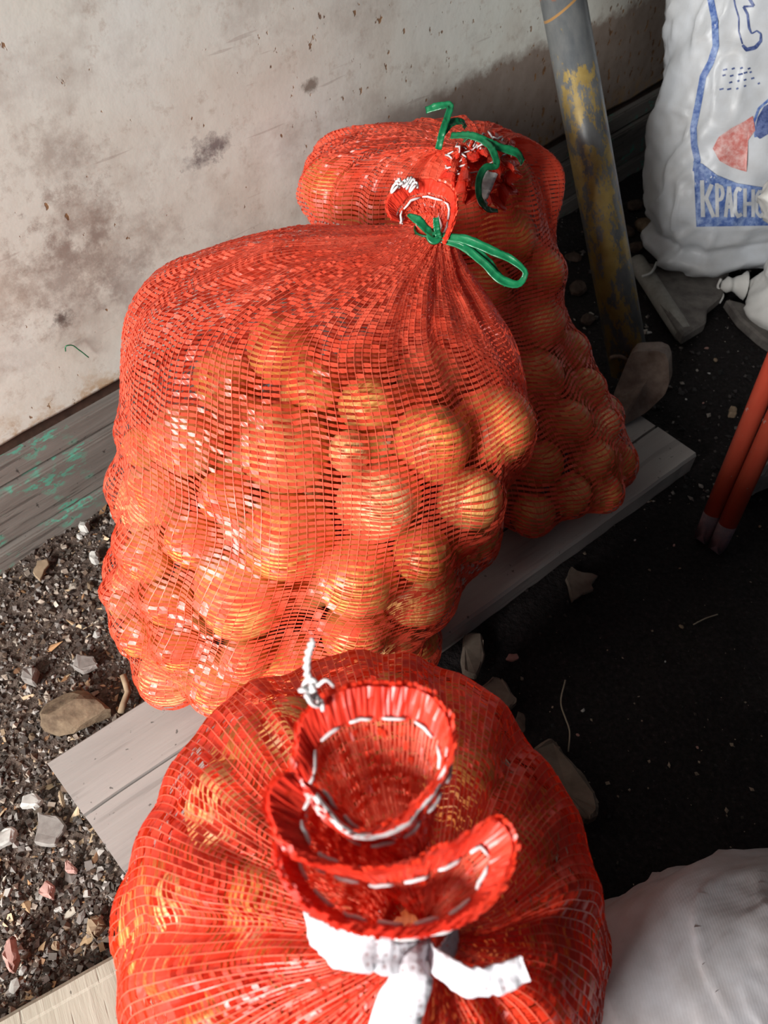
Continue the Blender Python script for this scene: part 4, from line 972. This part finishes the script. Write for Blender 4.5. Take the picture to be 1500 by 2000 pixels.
shard([(-12, 1660), (-8, 1628), (18, 1612), (30, 1618), (22, 1640)], .018, .010, ST_WH, 'stone_flake', 'smooth pale oval stone flake at the left edge', 'stone')
shard([(36, 1576), (44, 1552), (66, 1546), (82, 1560), (70, 1572)], .016, .009, ST_WH, 'lime_lump', 'white lime lump left of the grooved board corner', 'lime lump')
shard([(58, 1572), (66, 1566), (74, 1572), (64, 1580)], .013, .007, ST_WH, 'lime_lump', 'tiny white lime crumb beside the larger lime lump', 'lime lump')
shard([(66, 1645), (72, 1585), (110, 1592), (128, 1612), (108, 1650)], .010, .006, ST_GR, 'bark_piece', 'flat grey bark piece left of the grooved board end', 'bark')
shard([(40, 1325), (44, 1300), (72, 1302), (66, 1334)], .016, .012, ST_GR, 'grey_stone', 'angular grey stone above the large brown stone at the left', 'stone')
shard([(140, 1300), (150, 1275), (182, 1280), (190, 1298), (160, 1312)], .012, .008, ST_GR, 'bark_piece', 'flat dark grey bark flake above the large brown stone', 'bark')
shard([(64, 1118), (72, 1094), (92, 1090), (95, 1102), (78, 1134)], .014, .004, TAN, 'dry_leaf', 'dry tan leaf by the foot of the timber beam', 'leaf')
shard([(172, 1088), (174, 1076), (190, 1072), (192, 1090), (182, 1096)], .016, .012, ST_WH, 'white_pebble', 'white pebble close to the left side of the middle bag', 'stone')
shard([(150, 1026), (158, 1016), (172, 1016), (168, 1032)], .018, .012, ST_WH, 'white_pebble', 'white pebble at the foot of the beam behind the middle bag', 'stone')
shard([(104, 1780), (106, 1774), (120, 1768), (122, 1776)], .012, .005, ST_WH, 'white_chip', 'tiny white rectangular chip below the pink brick shard', 'chip')
shard([(165, 1820), (172, 1790), (190, 1786), (203, 1806), (180, 1828)], .016, .014, TAN, 'earth_clod', 'yellowish earth clod above the plywood plank', 'clod')
shard([(98, 1852), (102, 1838), (114, 1838), (112, 1856)], .013, .006, TAN, 'wood_scrap', 'small tan wood scrap above the plywood plank', 'wood scrap')
shard([(112, 1552), (116, 1540), (124, 1568), (120, 1574)], .016, .008, TAN, 'wood_splinter', 'tan wood splinter at the board end', 'wood scrap')
tube('dry_root', [pz(240, 1318, .020), pz(246, 1336, .016), pz(250, 1352, .014), pz(241, 1375, .012), pz(236, 1392, .012)], [.004, .0045, .004, .0035, .002] if False else .0036, TAN, None, n=None, k=8, label='curled dry root beside the foot of the middle bag', cat='root')
r2 = np.random.default_rng(77)
for q in range(46):
    x, y = left_ground(r2); sc = r2.uniform(.004, .0095); m = [ST_GR, ST_GR, ST_DK, ST_BR, ST_WH][r2.integers(5)]
    stone((x, y, fz(x, y) + sc * .3), (sc, sc * r2.uniform(.6, .9), sc * .6), 200 + q, m, 'small pebble lying loose on the soil left of the bags', 'pebble', 'pebbles on the left soil', sub=1)
# scraps on the black floor
shard([(1105, 1130), (1116, 1106), (1135, 1116), (1168, 1124), (1155, 1140), (1160, 1150), (1138, 1158), (1118, 1174)], .008, .005, DIM, 'torn_scrap', 'torn brownish cardboard scrap on the black floor', 'scrap')
shard([(930, 1345), (966, 1318), (985, 1325), (1012, 1366), (978, 1394), (960, 1392)], .018, .014, DIM, 'wood_offcut', 'square wood offcut beside the shoulder of the front bag', 'offcut')
shard([(1030, 1475), (1078, 1436), (1098, 1462), (1160, 1540), (1172, 1570), (1168, 1590), (1150, 1600), (1085, 1545)], .024, .018, DIM, 'wood_offcut', 'long wood offcut with a rounded end right of the front bag', 'offcut')
shard([(905, 1240), (940, 1235), (948, 1280), (930, 1320), (905, 1310)], .014, .010, DIM, 'wood_offcut', 'dim offcut beside the foot of the middle bag', 'offcut')
shard([(988, 1286), (994, 1276), (1010, 1276), (1014, 1284), (1002, 1290)], .008, .004, ST_PK, 'pebble', 'single pinkish pebble on the black floor', 'pebble')
shard([(1004, 1420), (1012, 1388), (1024, 1394), (1027, 1425), (1015, 1438)], .007, .004, ST_DK, 'dark_scrap', 'narrow dark scrap between the two offcuts', 'scrap')
shard([(1425, 806), (1427, 791), (1440, 792), (1440, 808)], .014, .010, TAN, 'wood_cube', 'tiny pale wood cube left of the red pipes', 'offcut')
shard([(1468, 930), (1478, 890), (1510, 850), (1560, 860), (1560, 905), (1485, 925)], .05, .05, ST_GR, 'concrete_chunk', 'rough grey concrete chunk behind the red pipes', 'concrete')
STRAW = m_simple('dry_straw', (.25, .21, .15), (.38, .33, .25), 90, .8)
tube('straw', [pz(1104, 1328, .006), pz(1096, 1378, .005), pz(1104, 1402, .006), pz(1112, 1425, .008), pz(1110, 1468, .006)], .0009, STRAW, None, n=20, k=5, label='thin bent straw above the long offcut', cat='straw')
tube('straw', [pz(1354, 1220, .005), pz(1378, 1208, .006), pz(1402, 1200, .005)], .0008, STRAW, None, n=12, k=5, label='short thin straw on the black floor below the red pipes', cat='straw')
for q, (u, v, a) in enumerate([(1333, 1220, 8), (1142, 1380, 7), (1132, 1428, 6), (1190, 1262, 3), (1302, 1287, 4), (1365, 1456, 5), (1333, 1100, 4), (1243, 1047, 4), (1322, 1054, 5), (1275, 970, 3), (1386, 726, 5), (1379, 682, 7), (1398, 703, 8), (1268, 650, 8), (1255, 680, 7), (1488, 1022, 5), (1342, 775, 4), (1376, 782, 4)]):
    p = pz(u, v, .004); m = px2m(p, a) * .8
    stone((p.x, p.y, fz(p.x, p.y) + m * .35), (m, m * .7, m * .5), 300 + q, [TAN, ST_WH, ST_PK][q % 3], 'tiny pale crumb on the black floor right of the bags', 'crumb', 'pale crumbs on the black floor', sub=1)
# rubble at the wall foot between pole and printed sack
for q, (u, v, a, m) in enumerate([(1240, 400, 26, ST_DK), (1262, 440, 30, ST_BR), (1225, 450, 22, ST_DK), (1245, 480, 24, ST_DK), (1215, 500, 20, ST_DK), (1268, 395, 20, ST_DK), (1130, 560, 26, ST_DK), (1150, 620, 22, ST_DK), (1120, 500, 22, ST_DK)]):
    p = pz(u, v, .01); s_ = px2m(p, a) * .8
    stone((p.x, p.y, s_ * .4), (s_, s_ * .8, s_ * .65), 400 + q, m, 'brown lump of rubble lit between the pole and the printed sack' if m is ST_BR else 'dark earth clod at the wall foot around the iron pole', 'rubble', None if m is ST_BR else 'earth clods around the pole', sub=2)
# thin green thread stuck to the wall
def wp(u, v, out=.0): 
    r = ray(u, v); return ORG + r * ((WALL_D + .010 - out) / r.dot(WALL_N))
tube('green_thread', [wp(128, 686, .004), wp(129, 676, .006), wp(137, 674, .006), wp(155, 684, .005), wp(173, 698, .004)], .0007, GREEN, None, n=20, k=5, label='thin hooked green thread stuck to the white wall', cat='thread')
